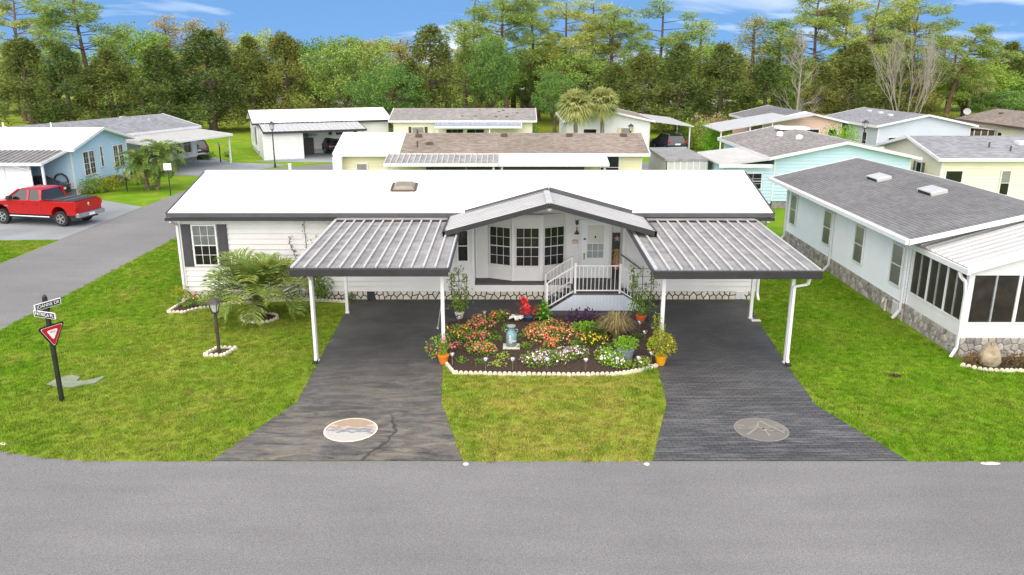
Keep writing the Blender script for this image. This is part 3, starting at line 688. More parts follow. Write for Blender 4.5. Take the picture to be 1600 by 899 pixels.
# window with shutters at the left
w0 = window(home, -11.62, YW - .044, 1.36, 0, .80, 1.44, 3, 4, fill='curtain', label='gridded sash window between charcoal shutters')
for x in (-12.05, -10.73):
    mb = MB(); mb.box(x, x + .34, YW - .08, YW - .022, 1.28, 2.86); 
    for k in range(2): mb.box(x + .04, x + .30, YW - .088, YW - .08, 1.33 + k * .78, 2.03 + k * .78)
    mb.build('shutter', 'shutter', home)
window(home, -1.97, YW - .044, 1.5, 0, .34, 1.12, 1, 2, label='narrow dark window beside the porch')
# entrance door
dr = MB(); dr.box(2.62, 3.64, YR - .07, YR - .001, .63, 2.78); door = dr.build('door', 'door_white', home)
fr = MB(); fr.box(2.52, 2.62, YR - .09, YR - .001, .62, 2.88); fr.box(3.64, 3.74, YR - .09, YR - .001, .62, 2.88); fr.box(2.62, 3.64, YR - .09, YR - .001, 2.78, 2.88); fr.build('door_frame', 'white_trim', door)
MB().box(2.83, 3.45, YR - .078, YR - .071, 2.0, 2.66).build('upper_pane', 'blind', door)
pn = MB()
for i in range(3):
    for j in range(2): MB().box(2.83 + i * .21, 3.02 + i * .21, YR - .08, YR - .071, 1.42 + j * .28, 1.68 + j * .28).build('pane', 'curtain', door)
MB().lathe([(.02, 0), (.03, .03), (.0, .04)], 8, (2.72, YR - .09, 1.55)).box(2.705, 2.735, YR - .11, YR - .07, 1.35, 1.6).build('handle', 'black_metal', door)
MB().lathe([(.045, 0), (.05, .04), (.02, .06)], 10, (2.73, YR - .09, 2.12)).build('knocker', 'black_metal', door)
MB().box(3.1, 3.16, YR - .09, YR - .078, 2.18, 2.26).build('door_peephole', 'black_metal', door)
# roof: front slope notched for the cross gable
ZE, ZR, YE, YT = 3.35, 4.30, 27.95, 31.95
def zmain(y): return ZE + (y - YE) * (ZR - ZE) / (YT - YE)
AX, AZ = 1.30, 4.17; yb = YE + (AZ - ZE) / (ZR - ZE) * (YT - YE)
pl = [(-12.3, YE), (-1.67, YE), (AX, yb), (4.28, YE), (9.32, YE), (9.32, YT), (-12.3, YT)]
rm = MB(); n = len(pl); rm.add([(x, y, zmain(y)) for x, y in pl] + [(x, y, zmain(y) - .1) for x, y in pl], [tuple(range(n)), tuple(range(2 * n - 1, n - 1, -1))] + [(i, n + i, n + (i + 1) % n, (i + 1) % n) for i in range(n)])
rm.slab((9.32, 35.95, ZE), (-12.3, 35.95, ZE), (-12.3, YT, ZR), (9.32, YT, ZR), .1)
rf = rm.build('roof', 'white_roof', home)
cg = MB(); k = .012
for x in (-1.67, 4.28):
    tri = [(x, YE - .02, ZE + k), (AX, YE - .02, AZ + k), (AX, yb + .05, AZ + k)]
    cg.add(tri + [(a, b, c - .09) for a, b, c in tri], [(0, 1, 2), (5, 4, 3), (0, 3, 4, 1), (1, 4, 5, 2), (2, 5, 3, 0)])
cg.build('cross_gable', 'white_roof', rf)
for i in range(9): MB().bar((-11 + i * 2.4, YE + .03, ZE + .005), (-11 + i * 2.4, YT - .03, ZR + .005), .03, .012).build('roof_seam', 'white_roof', rf) if not (-2.2 < -11 + i * 2.4 < 4.6) else None
MB().bar((-12.3, YT, ZR + .012), (9.32, YT, ZR + .012), .3, .03).build('ridge_cap', 'white_roof', rf)
fa = MB(); ga = MB()
for a, b in ((-12.33, -1.62), (4.22, 9.35)):
    fa.box(a, b, YE - .045, YE - .002, 3.20, 3.355); ga.box(a - .03, b, YE - .15, YE - .05, 3.09, 3.185)
for xa in (-1.67, 4.28): fa.bar((xa, YE - .03, ZE + .035), (AX, YE - .03, AZ + .04), .05, .15)
for x in (-12.34, 9.36):
    for ya in (YE, 35.95): fa.bar((x, ya, ZE - .08), (x, YT, ZR - .08), .04, .2)
fa.box(-12.33, 9.35, 35.952, 36, 3.19, 3.37)
fa.build('fascia', 'fascia_grey', rf); ga.build('gutter', 'charcoal', rf)
MB().box(-12.25, -1.5, YE + .02, YW - .03, 3.13, 3.17).box(4.1, 9.3, YE + .02, YW - .03, 3.13, 3.17).build('soffit', 'white_trim', rf)
# skylight on the front slope
sk = MB(); ys = 30.25; zs = zmain(ys); sl = (ZR - ZE) / (YT - YE)
for y0, y1, h0, h1 in ((ys - .32, ys + .32, .06, .1),):
    v = []
    for (x, y, h) in ((-4.53, y0, .05), (-3.71, y0, .05), (-3.71, y1, .05), (-4.53, y1, .05), (-4.42, y0 + .12, .15), (-3.82, y0 + .12, .15), (-3.82, y1 - .1, .17), (-4.42, y1 - .1, .17)): v.append((x, y, zmain(y) + h))
    sk.add(v, [(4, 5, 6, 7), (0, 1, 5, 4), (1, 2, 6, 5), (2, 3, 7, 6), (3, 0, 4, 7)])
sk.build('skylight', 'skylight', rf)
kb = MB()
for a, b in (((-4.57, ys - .36), (-3.67, ys - .36)), ((-3.67, ys - .36), (-3.67, ys + .36)), ((-3.67, ys + .36), (-4.57, ys + .36)), ((-4.57, ys + .36), (-4.57, ys - .36))): kb.bar((a[0], a[1], zmain(a[1]) + .03), (b[0], b[1], zmain(b[1]) + .03), .08, .07)
kb.build('skylight_kerb', 'vent_brown', rf)
MB().lathe([(.05, 0), (.05, .28), (.07, .28), (.07, .33)], 10, (-8.9, 31.9, 4.28)).build('vent_pipe', 'white_trim', rf)
# gable awning over the porch
AY0, AY1, LX, RX, LZ = 25.45, 27.93, -2.2, 4.66, 3.2; AR = 1.22; ARZ = 4.13
aw = thing('gable_awning', 'white ribbed gable awning with charcoal front trim above the porch', 'awning')
for sgn, xe in ((1, LX), (-1, RX)):
    ln = math.hypot(AR - xe, ARZ - LZ); a = math.atan2(ARZ - LZ, abs(AR - xe)); n = 9; pw = (AY1 - AY0) / n; me = pan_mesh(pw - .002, ln, 'metal_awning', .04, True); rbm = rib_mesh(ln, .03, 'metal_white')
    for i in range(n):
        o = link('roof_panel', me, aw); link('rib', rbm, o)
        yv = Vector((sgn * math.cos(a), 0, math.sin(a))); xv = Vector((0, -sgn, 0)); zv = xv.cross(yv)
        m_ = Matrix((xv, yv, zv)).transposed().to_4x4(); m_.translation = Vector((xe, AY1 - i * pw if sgn > 0 else AY0 + i * pw, LZ)); o.matrix_world = m_
MB().box(AR - .1, AR + .1, AY0 - .02, AY1, ARZ + .0, ARZ + .045).build('ridge_cap', 'metal_white', aw)
ft = MB()
for xe in (LX - .06, RX + .06): ft.bar((xe, AY0 - .05, LZ - .07), (AR, AY0 - .05, ARZ - .055), .07, .16)
ft.box(LX - .07, LX - .0, AY0 - .085, AY1, LZ - .16, LZ + .03); ft.box(RX, RX + .07, AY0 - .085, AY1, LZ - .16, LZ + .03)
ft.build('fascia', 'charcoal', aw)
MB().lathe([(.05, -.14), (.09, -.1), (.09, 0), (.04, .03)], 12, (AR, AY0 + .1, ARZ - .12)).build('porch_lamp', 'sign_white', aw)
rebase(aw, (AR, AY1, LZ))
# wall ornaments
def on_wall(px, py, Y=YR - .05): x, z = V(px, py, Y); return x, Y, z
x, y, z = on_wall(901.5, 347); mb = MB(); mb.prism_y([(x - .09, z + .1), (x - .05, z + .02), (x - .06, z - .06), (x, z - .14), (x + .06, z - .06), (x + .05, z + .02), (x + .09, z + .1), (x + .03, z + .05), (x, z + .09), (x - .03, z + .05)], y - .02, y); tag(mb.build('wall_hook', 'black_metal'), 'small black wall ornament above the bell beside the door', 'ornament')
x, y, z = on_wall(901, 362); tag(MB().lathe([(.10, -.08), (.085, -.05), (.05, .0), (.02, .06), (.012, .15)], 14, (x, y - .08, z)).box(x - .014, x + .014, y - .09, y + .03, z + .14, z + .17).build('hanging_bell', 'brown_metal', smooth=True), 'small bronze bell on the wall left of the door', 'bell')
x, y, z = on_wall(898.5, 378); t = thing('house_number_plaque', 'small framed house number plaque left of the white door', 'plaque', (x, y, z)); MB().box(-.11, .11, -.02, .02, -.08, .08, .008).build('backing', 'star_tan', t)
for i in range(4): MB().box(-.085 + i * .045, -.055 + i * .045, -.026, -.02, -.035, .045).build('digit', 'cloth_white', t)
MB().box(-.09, .09, -.025, -.02, -.065, -.045).build('underline', 'cloth_white', t)
x0, z1 = V(957, 368, YR - .05); x1 = x0 + .34
t = thing('porch_leaner_board', 'tall black porch board with tan star and straw bow, leaning right of the door', 'decoration', ((x0 + x1) / 2, YR - .14, .63))
b = MB().box(-.17, .17, -.02, .02, 0, 1.75).build('board', 'black_metal', t); t.rotation_euler = (R(-3), 0, 0)
st = [((.125 if i % 2 == 0 else .05) * math.sin(i * math.pi / 5), 1.53 + (.125 if i % 2 == 0 else .05) * math.cos(i * math.pi / 5)) for i in range(10)]
MB().prism_y(st, -.045, -.022).build('star', 'star_tan', t)
bowm = MB(); r_ = random.Random(4)
for i in range(60): a = r_.uniform(-1, 1); bowm.bar((r_.uniform(-.05, .05), -.05, 1.1 + r_.uniform(-.05, .05)), (a * .2, -.06 - r_.random() * .05, 1.12 - abs(r_.gauss(0, .28))), .012, .008)
for i in range(30): bowm.bar((r_.uniform(-.08, .08), -.05, 1.0), (r_.uniform(-.13, .13), -.05, .3 + r_.random() * .3), .014, .008)
bowm.build('straw_bow', 'straw', t); MB().box(-.03, .05, -.06, -.04, .35, .85).build('ribbon', 'ornament_pink', t)
# porch platform, steps and railing
ps = thing('porch_steps', 'pale blue porch landing and steps with white picket railing at the door', 'steps')
PX0, PX1, PY0, PY1, PZ = 2.16, 3.97, 26.92, YW - .035, .66
MB().box(PX0, PX1, PY0, PY1, .60, PZ).build('landing_deck', 'deck_dark', ps)
nb = 15
for i in range(nb):
    a = PX0 + (PX1 - PX0) * i / nb; MB().box(a + .003, a + (PX1 - PX0) / nb - .003, PY0 - .012, PY0 + .01, .03, .60).build('skirt_board', 'skirt_blue', ps)
MB().box(PX0 + .01, PX1 - .01, PY0 + .012, PY1 - .01, .02, .598).build('skirt_backing', 'skirt_blue', ps)
for side in (-1, 1):
    xs = PX0 if side < 0 else PX1; n = 4
    for i in range(n - 1):
        h = .64 - (i + 1) * .16; a, b = xs + side * .25 * i, xs + side * .25 * (i + 1)
        MB().box(min(a, b), max(a, b), PY0 + .12, PY1 - .1, h - .03, h).build('tread', 'deck_dark', ps)
    tri = [(xs, .02), (xs + side * .86, .02), (xs, .58)]
    for yy in (PY0 + .02, PY1 - .09): MB().prism_y(tri if side < 0 else tri, yy, yy + .03).build('stair_side', 'skirt_blue', ps)
rl = MB()
def rail_run(a, b, zb=0.):
    a, b = Vector(a), Vector(b); m = MB(); m.bar(a + Vector((0, 0, 1.0)), b + Vector((0, 0, 1.0)), .045, .04); m.bar(a + Vector((0, 0, .1)), b + Vector((0, 0, .1)), .035, .04); m.build('rail', 'white_trim', ps)
    n = max(2, int((b - a).length / .135))
    for i in range(1, n): p = a.lerp(b, i / n); MB().box(p.x - .010, p.x + .010, p.y - .010, p.y + .010, p.z + .1, p.z + 1.0).build('picket', 'white_trim', ps)
def newel(x, y, z, h): MB().box(x - .036, x + .036, y - .036, y + .036, z, z + h).box(x - .045, x + .045, y - .045, y + .045, z + h, z + h + .03).build('newel_post', 'white_trim', ps)
rail_run((PX0 + .07, PY0 + .05, PZ), (PX1 - .2, PY0 + .05, PZ)); newel(PX0 + .07, PY0 + .05, PZ, 1.08); newel(PX1 - .16, PY0 + .05, PZ, 1.05)
for yy in (PY0 + .05, PY1 - .12): rail_run((PX0 + .02, yy, PZ - .02), (PX0 - .88, yy, .06))
newel(PX0 - .92, PY0 + .05, .02, 1.0); newel(PX0 - .92, PY1 - .12, .02, 1.0); newel(PX0 + .04, PY1 - .12, PZ, 1.0)
rail_run((PX1 - .12, PY0 + .05, PZ - .02), (PX1 + .72, PY0 + .05, .1)); rl = MB().bar((PX1 + .02, YW - .1, 1.75), (PX1 + .75, YW - .35, 1.25), .04, .04).build('handrail', 'fascia_grey', ps)
rebase(ps, (3.05, 27.6, 0))
# downspouts and vents on the house
downspout(home, [(-12.2, YE - .1, 3.05), (-12.16, YW - .1, 2.85), (-12.16, YW - .1, .3), (-12.16, YW - .3, .05)])
downspout(home, [(9.14, YE - .1, 3.05), (9.12, YW - .1, 2.85), (9.12, YW - .1, .25), (9.12, YW - .3, .05)])
MB().box(8.35, 8.66, YW - .06, YW - .03, .03, .32).build('louvre_vent', 'white_trim', home)
for i in range(5): MB().box(8.38, 8.63, YW - .07, YW - .06, .06 + i * .05, .085 + i * .05).build('louvre', 'grey_white_roof', home)
MB().box(-5.4, -5.12, YW - .07, YW - .03, .02, .32).build('crawlspace_hatch', 'charcoal', home)
MB().box(-11.45, -11.33, YW - .06, YW - .022, .72, .77).build('outlet_cover', 'fascia_grey', home)
rebase(home, (-1.5, YW, 0))

# ================================================================ carports
def carport(name, label, x0, x1, yf, zf, yb_, zb_, posts, down):
    t = thing(name, label, 'carport')
    pan_roof(t, x0 + .05, x1 - .05, yf, zf, yb_, zb_, 'metal_pan', .34)
    g = MB(); g.box(x0, x1, yf - .12, yf + .01, zf - .2, zf + .02, .01); g.build('gutter', 'charcoal', t)
    e = MB(); e.bar((x0 + .02, yf + .02, zf - .01), (x0 + .02, yb_, zb_ - .01), .05, .14); e.bar((x1 - .02, yf + .02, zf - .01), (x1 - .02, yb_, zb_ - .01), .05, .14)
    e.build('side_trim', 'metal_white' if x0 < 0 else 'metal_white', t)
    e = MB(); xi = x1 if x0 < 0 else x0; sg = 1 if x0 < 0 else -1; e.bar((xi + sg * .02, yf - .0, zf - .03), (xi + sg * .02, yb_ - .4, zb_ - .04), .04, .16); e.build('inner_trim', 'fascia_grey', t)
    fl = MB(); fl.bar((x0 + .05, yb_ - .06, zb_ + .07), (x1 - .05, yb_ - .06, zb_ + .07), .3, .02, up=(0, 0, 1)); fl.build('flashing', 'metal_pan', t)
    cs = MB(); n = round((x1 - x0) / .34); pw = (x1 - x0 - .1) / n
    for i in range(n): cs.box(x0 + .1 + i * pw, x0 + i * pw + pw + .02, yb_ - .24, yb_ - .2, zb_ - .01, zb_ + .055)
    cs.build('end_closure', 'charcoal', t)
    bm_ = MB(); bm_.box(x0 + .1, x1 - .1, yf + .28, yf + .36, zf - .2, zf - .015); bm_.build('beam', 'white_trim', t)
    for (px, py, h) in posts:
        m = MB(); m.box(px - .05, px + .05, py - .05, py + .05, .015, h); m.box(px - .075, px + .075, py - .075, py + .075, .015, .04); m.build('post', 'white_trim', t)
    downspout(t, down); p = down[-1]; MB().box(p[0] - .06, p[0] + .06, p[1] - .16, p[1] + .05, .02, .09).build('downspout_boot', 'plastic_black', t)
    rebase(t, ((x0 + x1) / 2, yf, 0)); return t
carport('carport', 'left metal carport roof over the tan-streaked driveway', -6.27, -1.80, 21.7, 2.93, 27.75, 3.12, [(-5.79, 22.05, 2.74), (-5.81, 26.7, 2.95), (-2.03, 22.2, 2.74)], [(-5.80, 21.72, 2.75), (-5.79, 21.95, 2.55), (-5.79, 21.95, .2), (-5.79, 21.9, .06)])
carport('carport', 'right metal carport roof over the patterned dark driveway', 3.99, 8.67, 21.5, 2.91, 27.75, 3.10, [(8.06, 21.9, 2.72), (8.24, 26.1, 2.93), (4.4, 22.1, 2.72)], [(8.38, 21.5, 2.73), (8.36, 21.6, 2.5), (8.07, 21.8, 2.38), (8.07, 21.8, .2), (8.07, 21.72, .06)])

# ================================================================ grey-blue neighbour on the right
def WX(px, py, X): r = ray(px, py); t = X / r[0]; return r[1] * t, CAM_H + r[2] * t
nb_ = thing('neighbour_home', 'pale grey-blue manufactured home with dark shingle roof and glazed sunroom, at the right edge', 'house', (16.65, 24.5, 0), R(90))
def NL(X, Y): return (Y - 24.5, 16.65 - X)         # world to the house's own axes
LN, HW = 14.0, 3.28
mb = MB(); siding(mb, (LN - .4, HW), (1.3, HW), .62, 3.1, .13); siding(mb, (1.3, -HW), (LN - .4, -HW), .62, 3.1, .13)
siding(mb, (1.3, HW), (1.3, -HW), .62, 3.1, .13, apex=4.0); siding(mb, (LN - .4, -HW), (LN - .4, HW), .62, 3.1, .13, apex=4.0); mb.build('siding', 'pale_blue_siding', nb_)
MB().box(1.32, LN - .42, -HW + .02, HW - .02, 0, 3.08).build('wall', 'pale_blue_siding', nb_)
stones(nb_, (LN - .4, HW + .01), (1.3, HW + .01), 0, .62, .2, 3, 'stone_grey', 'mortar', .012, .035, 9, limit=240)
roof(nb_, 0, LN, -4.05, 4.05, 3.12, 4.06, 'sh_grey', .12, 'white_trim', .14, .16)
g = MB(); g.box(-.02, LN + .02, 4.11, 4.22, 2.98, 3.12); g.build('gutter', 'white_trim', nb_)
for (pa, pb, fl) in (((1212, 300), (1222, 346), 'blind'), ((1287, 333), (1302, 386), 'blind'), ((1336, 355), (1353, 413), 'blind'), ((1393, 380), (1415, 445), 'blind')):
    ya, za = WX(pa[0], pa[1], 13.37); yb2, zb2 = WX(pb[0], pb[1], 13.37); ym = min((ya + yb2) / 2, 37.1); wd = .75
    window(nb_, NL(13, ym + wd / 2)[0], HW + .036, 1.12, R(180), wd, 1.35, 1, 2, fill=fl, tw=.05)
for py_ in (38.0, 32.3, 25.95):
    l = NL(13, py_)[0]; downspout(nb_, [(l, 4.16, 2.98), (l, HW + .08, 2.75), (l, HW + .08, .35), (l, HW + .3, .06)])
for lx, ly in ((8.9, 1.2), (5.0, .95)):
    z_ = 4.06 - ly * (.94 / 4.05)
    m = MB(); m.box(-.55, .55, -.3, .3, -.1, .10, .03); v = m.build('roof_vent', 'metal_white', nb_, loc=(lx, ly, z_ + .05)); v.rotation_euler = (R(-13), 0, 0)
    MB().box(-.45, .45, .301, .31, -.05, .06).build('vent_mouth', 'dark_interior', v)
l = NL(13, 26.9)[0]; MB().tube([(l, HW + .12, .02), (l, HW + .12, .45), (l, HW + .2, .5), (l, HW + .25, .35)], .035, 8).build('water_pipe', 'cream_pot', nb_)
l = NL(13, 26.35)[0]; MB().box(l - .2, l + .2, HW + .03, HW + .06, .05, .55).build('louvre_vent', 'white_trim', nb_)
for i in range(7): MB().box(l - .17, l + .17, HW + .06, HW + .075, .09 + i * .062, .125 + i * .062).build('louvre', 'grey_white_roof', nb_)
# sunroom (own axes: x towards the back, y to the left)
SX0, SX1, SY, SB = -2.1, 1.26, 3.25, .62
zc = lambda ly: 2.78 + (3.35 - abs(ly)) * .30                    # roof height across
for sg in (1, -1):
    a = math.atan(.30); ln = 3.38 / math.cos(a); cnt = 11; pw = (SX1 + .15 - SX0) / cnt; me = pan_mesh(pw - .002, ln, 'metal_sunroom', .05, True); rbm = rib_mesh(ln, .055, 'metal_white')
    for i in range(cnt):
        o = link('roof_panel', me, nb_); link('rib', rbm, o); yv = Vector((0, -sg * math.cos(a), math.sin(a))); xv = Vector((-sg, 0, 0)); zv = xv.cross(yv)
        m_ = Matrix((xv, yv, zv)).transposed().to_4x4(); m_.translation = Vector((SX1 + .03 - i * pw if sg > 0 else SX0 - .12 + i * pw, sg * 3.38, zc(3.38) + .02)); o.matrix_parent_inverse = Matrix.Identity(4); o.matrix_basis = m_
f = MB()
for sg in (1, -1): f.bar((SX0 - .16, sg * 3.42, zc(3.42) - .05), (SX0 - .16, 0, zc(0) - .05), .07, .16, up=(0, 0, 1))
f.box(SX0 - .2, SX1, 3.36, 3.46, 2.60, 2.76); f.build('sunroom_fascia', 'white_trim', nb_)
gp = [(SY - .05, 2.56), (SY - .05, zc(SY) - .1), (0, zc(0) - .1), (-SY + .05, zc(SY) - .1), (-SY + .05, 2.56)]
g_ = MB(); n_ = len(gp); g_.add([(SX0 + .0, y, z) for y, z in gp] + [(SX0 + .05, y, z) for y, z in gp], [tuple(range(n_)), tuple(range(2 * n_ - 1, n_ - 1, -1))] + [(q, n_ + q, n_ + (q + 1) % n_, (q + 1) % n_) for q in range(n_)]); g_.build('sunroom_gable', 'white_trim', nb_)
k = MB(); k.box(SX0, SX1, SY - .08, SY, SB, 1.05); k.box(SX0, SX0 + .08, -SY, SY - .081, SB, 1.05); k.build('sunroom_kneewall', 'white_trim', nb_)
mu = MB(); mu.box(SX0 - .02, SX1, SY - .06, SY + .02, 1.05, 1.10); mu.box(SX0 - .02, SX1, SY - .06, SY + .02, 2.56, 2.68); mu.box(SX0 - .021, SX0 + .06, -SY, SY, 1.05, 1.10); mu.box(SX0 - .021, SX0 + .06, -SY, SY, 2.55, 2.66); mu.box(SX0 - .03, SX0 + .1, SY - .1, SY + .03, .62, 2.7); mu.build('sunroom_frame', 'white_trim', nb_)
n = 6
for i in range(n + 1):
    x = SX0 + .1 + i * (SX1 - SX0 - .15) / n; wdt = .05 if i % 2 == 0 else .025; nx_ = x + (SX1 - SX0 - .15) / n
    MB().box(x - wdt / 2 - .01, x + wdt / 2 + .01, SY - .05, SY + .015, 1.10, 2.56).build('mullion', 'white_trim' if i % 2 == 0 else 'metal_galv', nb_)
    if i < n: MB().quad((x + .03, SY - .02, 1.10), (nx_ - .03, SY - .02, 1.10), (nx_ - .03, SY - .02, 2.56), (x + .03, SY - .02, 2.56)).build('pane', 'sunroom_pane', nb_)
n = 9
for i in range(n + 1):
    y = SY - .1 - i * (2 * SY - .2) / n; wdt = .09 if i % 2 == 0 else .05
    MB().box(SX0 - .015, SX0 + .05, y - wdt / 2, y + wdt / 2, 1.10, 2.55).build('mullion', 'white_trim' if i % 2 == 0 else 'metal_galv', nb_)
    if i < n: MB().quad((SX0 + .02, y - .05, 1.10), (SX0 + .02, y - (2 * SY - .2) / n + .05, 1.10), (SX0 + .02, y - (2 * SY - .2) / n + .05, 2.55), (SX0 + .02, y - .05, 2.55)).build('pane', 'sunroom_pane', nb_)
MB().box(SX0 + .3, SX1, -SY + .1, SY - .3, .55, .62).build('sunroom_floor', 'wood_brown', nb_)
MB().box(SX0 + .8, SX0 + .84, -SY + .1, SY - .9, .63, 2.7).box(SX0 + .85, SX1, SY - .9, SY - .86, .63, 2.7).build('sunroom_shade', 'brown_box', nb_)
stones(nb_, (SX1 + .02, SY + .01), (SX0, SY + .01), 0, .62, .2, 3, 'stone_grey', 'mortar', .012, .035, 11)
stones(nb_, (SX0 - .01, SY), (SX0 - .01, -SY), 0, .62, .22, 3, 'stone_grey', 'mortar', .012, .035, 12, limit=100)
downspout(nb_, [(SX0 + .25, 3.42, 2.58), (SX0 + .2, 3.40, 2.45), (SX0 - .02, SY + .12, 2.36), (SX0 - .05, SY + .09, 2.0), (SX0 - .05, SY + .09, .3), (SX0 - .15, SY + .28, .05)])

# ================================================================ background homes
def house(name, label, loc, rz, Ln, W, ze, zr, wall, roofm, shingle=True, step=.2, ov=.4, skirt='stone_grey', fascia='white_trim', wins=(), base=.45):
    t = thing(name, label, 'house', loc, rz)
    mb = MB(); siding(mb, (0, 0), (Ln, 0), base, ze - .05, step); siding(mb, (Ln, W), (0, W), base, ze - .05, step)
    zg = zr - .12; siding(mb, (Ln, 0), (Ln, W), base, ze - .05, step, apex=zg); siding(mb, (0, W), (0, 0), base, ze - .05, step, apex=zg)
    mb.build('siding', wall, t); MB().box(.02, Ln - .02, .02, W - .02, base - .02, ze - .05).build('wall', wall, t)
    MB().box(.03, Ln - .03, .03, W - .03, 0, base).build('skirting', skirt, t)
    roof(t, -ov, Ln + ov, -ov, W + ov, ze, zr, roofm, .12, fascia, .28 if shingle else None, .17)
    for x, y in ((0, 0), (Ln, 0), (Ln, W), (0, W)): MB().box(x - .05, x + .05, y - .05, y + .05, base, ze - .1).build('corner_board', 'white_trim', t)
    for (side, u, z, wd, ht, kw) in wins: wall_window(t, Ln, W, side, u, z, wd, ht, **kw)
    return t
def wall_window(t, Ln, W, side, u, z, wd, ht, cols=1, rows=2, fill='dark', shut=None, name='window', tw=.07):
    px, py, yaw = {'F': (u, -.036, 0), 'R': (Ln + .036, u, R(90)), 'B': (Ln - u, W + .036, R(180)), 'L': (-.036, W - u, R(270))}[side]
    window(t, px, py, z, yaw, wd, ht, cols, rows, fill=fill, name=name, tw=tw)
    if shut:
        dx, dy = math.cos(yaw), math.sin(yaw); nx, ny = math.sin(yaw), -math.cos(yaw)
        for o_ in (-.36, wd + .08):
            o = MB().box(0, .28, -.04, 0, -.05, ht + .05).build('shutter', shut, t, loc=(px + dx * o_, py + dy * o_, z), rz=yaw)
def roof_bits(t, pts, kind='roof_vent', mat='vent_brown'):
    for x, y, z in pts:
        if kind == 'roof_vent': MB().box(x - .2, x + .2, y - .15, y + .15, z - .1, z + .1, .02).build('roof_vent', mat, t)
        else: MB().lathe([(.05, -.1), (.05, .35)], 8, (x, y, z)).build('vent_pipe', mat, t)
def lean(t, x0, x1, y0, z0, y1, z1, posts=(), mat='metal_white', pw=.4, trim='white_trim', each=False):
    pan_roof(t, x0, x1, y0, z0, y1, z1, mat, pw, each, .05)
    f = MB(); f.box(x0 - .04, x1 + .04, y0 - .1, y0 - .0, z0 - .16, z0 + .02); f.bar((x0 - .02, y0, z0 - .06), (x0 - .02, y1, z1 - .06), .05, .15); f.bar((x1 + .02, y0, z0 - .06), (x1 + .02, y1, z1 - .06), .05, .15); f.build('carport_trim', trim, t)
    for px, py, h in posts: MB().box(px - .06, px + .06, py - .06, py + .06, .012, h).build('post', 'white_trim', t)
W1 = dict(cols=2, rows=4)
# A: blue home across the side street
A = house('manufactured_home', 'sky blue manufactured home with white roof across the side street', (-44.7, 52.0, 0), 0, 16, 7.6, 3.08, 4.12, 'blue_siding', 'white_roof', False, .18, .45, wins=[
    ('R', 1.35, 1.15, .62, 1.5, W1), ('R', 2.12, 1.15, .62, 1.5, W1), ('R', 3.62, 1.45, .28, 1.35, dict(cols=1, rows=1)), ('R', 5.5, 1.15, .62, 1.5, W1), ('R', 6.27, 1.15, .62, 1.5, W1)])
stones(A, (16.01, .0), (16.01, 7.6), 0, .45, .3, 2, 'stone_white', 'mortar', .02, .03, 21)
lean(A, 3, 16.0, -3.4, 2.55, -.4, 3.02, [(15.9, -3.2, 2.45)], 'metal_pan', .35)
sc = MB(); sc.box(3, 15.0, -3.05, -3.0, 0, 2.45); sc.build('garage_screen', 'offwhite_siding', A)
for i in range(9): MB().box(3 + i * 1.48, 3.1 + i * 1.48, -3.09, -3.05, 0, 2.45).build('screen_mullion', 'white_trim', A)
MB().box(3, 15, -3.085, -3.05, 1.1, 1.2).build('screen_rail', 'white_trim', A); MB().box(14.95, 15.05, -3.1, -2.95, 0, 2.5).build('corner_post', 'white_trim', A)
downspout(A, [(14.3, -3.45, 2.4), (14.6, -3.3, 2.25), (15.1, -3.15, 2.1), (15.1, -3.15, .1)])
roof_bits(A, [(9.6, 3.7, 4.1), (12.9, 3.7, 4.1)], 'pipe', 'white_trim')
hs = MB(); hs.tube([(-29.5 + .45 * math.cos(a * .5), 51.9 - .04 * (a % 3), 1.0 + .45 * math.sin(a * .5)) for a in range(40)], .045, 6, False); tag(hs.build('garden_hose', 'hose'), 'coiled dark purple garden hose hanging on the blue wall', 'hose')
# B: grey shingle home behind it, turned with the street
u = Vector((4.4, 12.9)).normalized(); ang = math.atan2(u.y, u.x)
bn = Vector((u.y, -u.x)); o_ = Vector((-35.9, 57.8)) + bn * 3.6
B = house('manufactured_home', 'grey roofed home with dark shingles and long white carport, behind the sky blue home', (o_.x, o_.y, 0), ang, 14.6, 7.2, 3.05, 4.02, 'offwhite_siding', 'sh_lgrey', True, .2, .4, wins=[
    ('F', 11.0, .9, .6, 1.4, {}), ('F', 12.1, .9, .6, 1.4, {}), ('F', 8.2, .9, 1.2, 1.4, {}), ('F', 13.0, .9, .9, 1.4, dict(cols=2))])
lean(B, 5.0, 14.6, -3.9, 2.5, -.3, 2.85, [(14.4, -3.7, 2.4), (5.2, -3.7, 2.4)], 'metal_white', .4)
roof_bits(B, [(12.0, 2.2, 3.72)], 'roof_vent', 'metal_galv'); roof_bits(B, [(10.2, 3.4, 4.0)], 'roof_vent', 'metal_galv')
# C: white home with open carport
C = house('manufactured_home', 'white home with white roof and open carport holding a golf cart', (-23.6, 74.6, 0), R(22), 12.3, 7.0, 3.0, 3.98, 'offwhite_siding', 'white_roof', False, .2, .4, 'concrete', 'charcoal', wins=[
    ('L', 5.0, 1.0, .7, 1.5, dict(shut='shutter')), ('L', 2.9, 1.25, .3, 1.2, {}), ('L', 2.3, 1.25, .3, 1.2, {}), ('L', 1.0, .9, .6, 1.2, dict(cols=2)), ('F', 6.5, 1.7, .35, .6, {}), ('F', 7.2, 1.7, 1.2, .5, {}), ('F', 8.9, 1.7, .35, .6, {})])
lean(C, .2, 9.3, -4.2, 2.5, -.3, 2.92, [(9.0, -4.0, 2.4), (7.6, -4.0, 2.4)], 'metal_white', .45, 'charcoal')
MB().box(.1, 3.6, -3.9, -.02, 0, 2.42).build('shed_wall', 'offwhite_siding', C); MB().box(.6, 3.1, -3.96, -3.9, .02, 2.1).build('shed_door', 'white_trim', C)
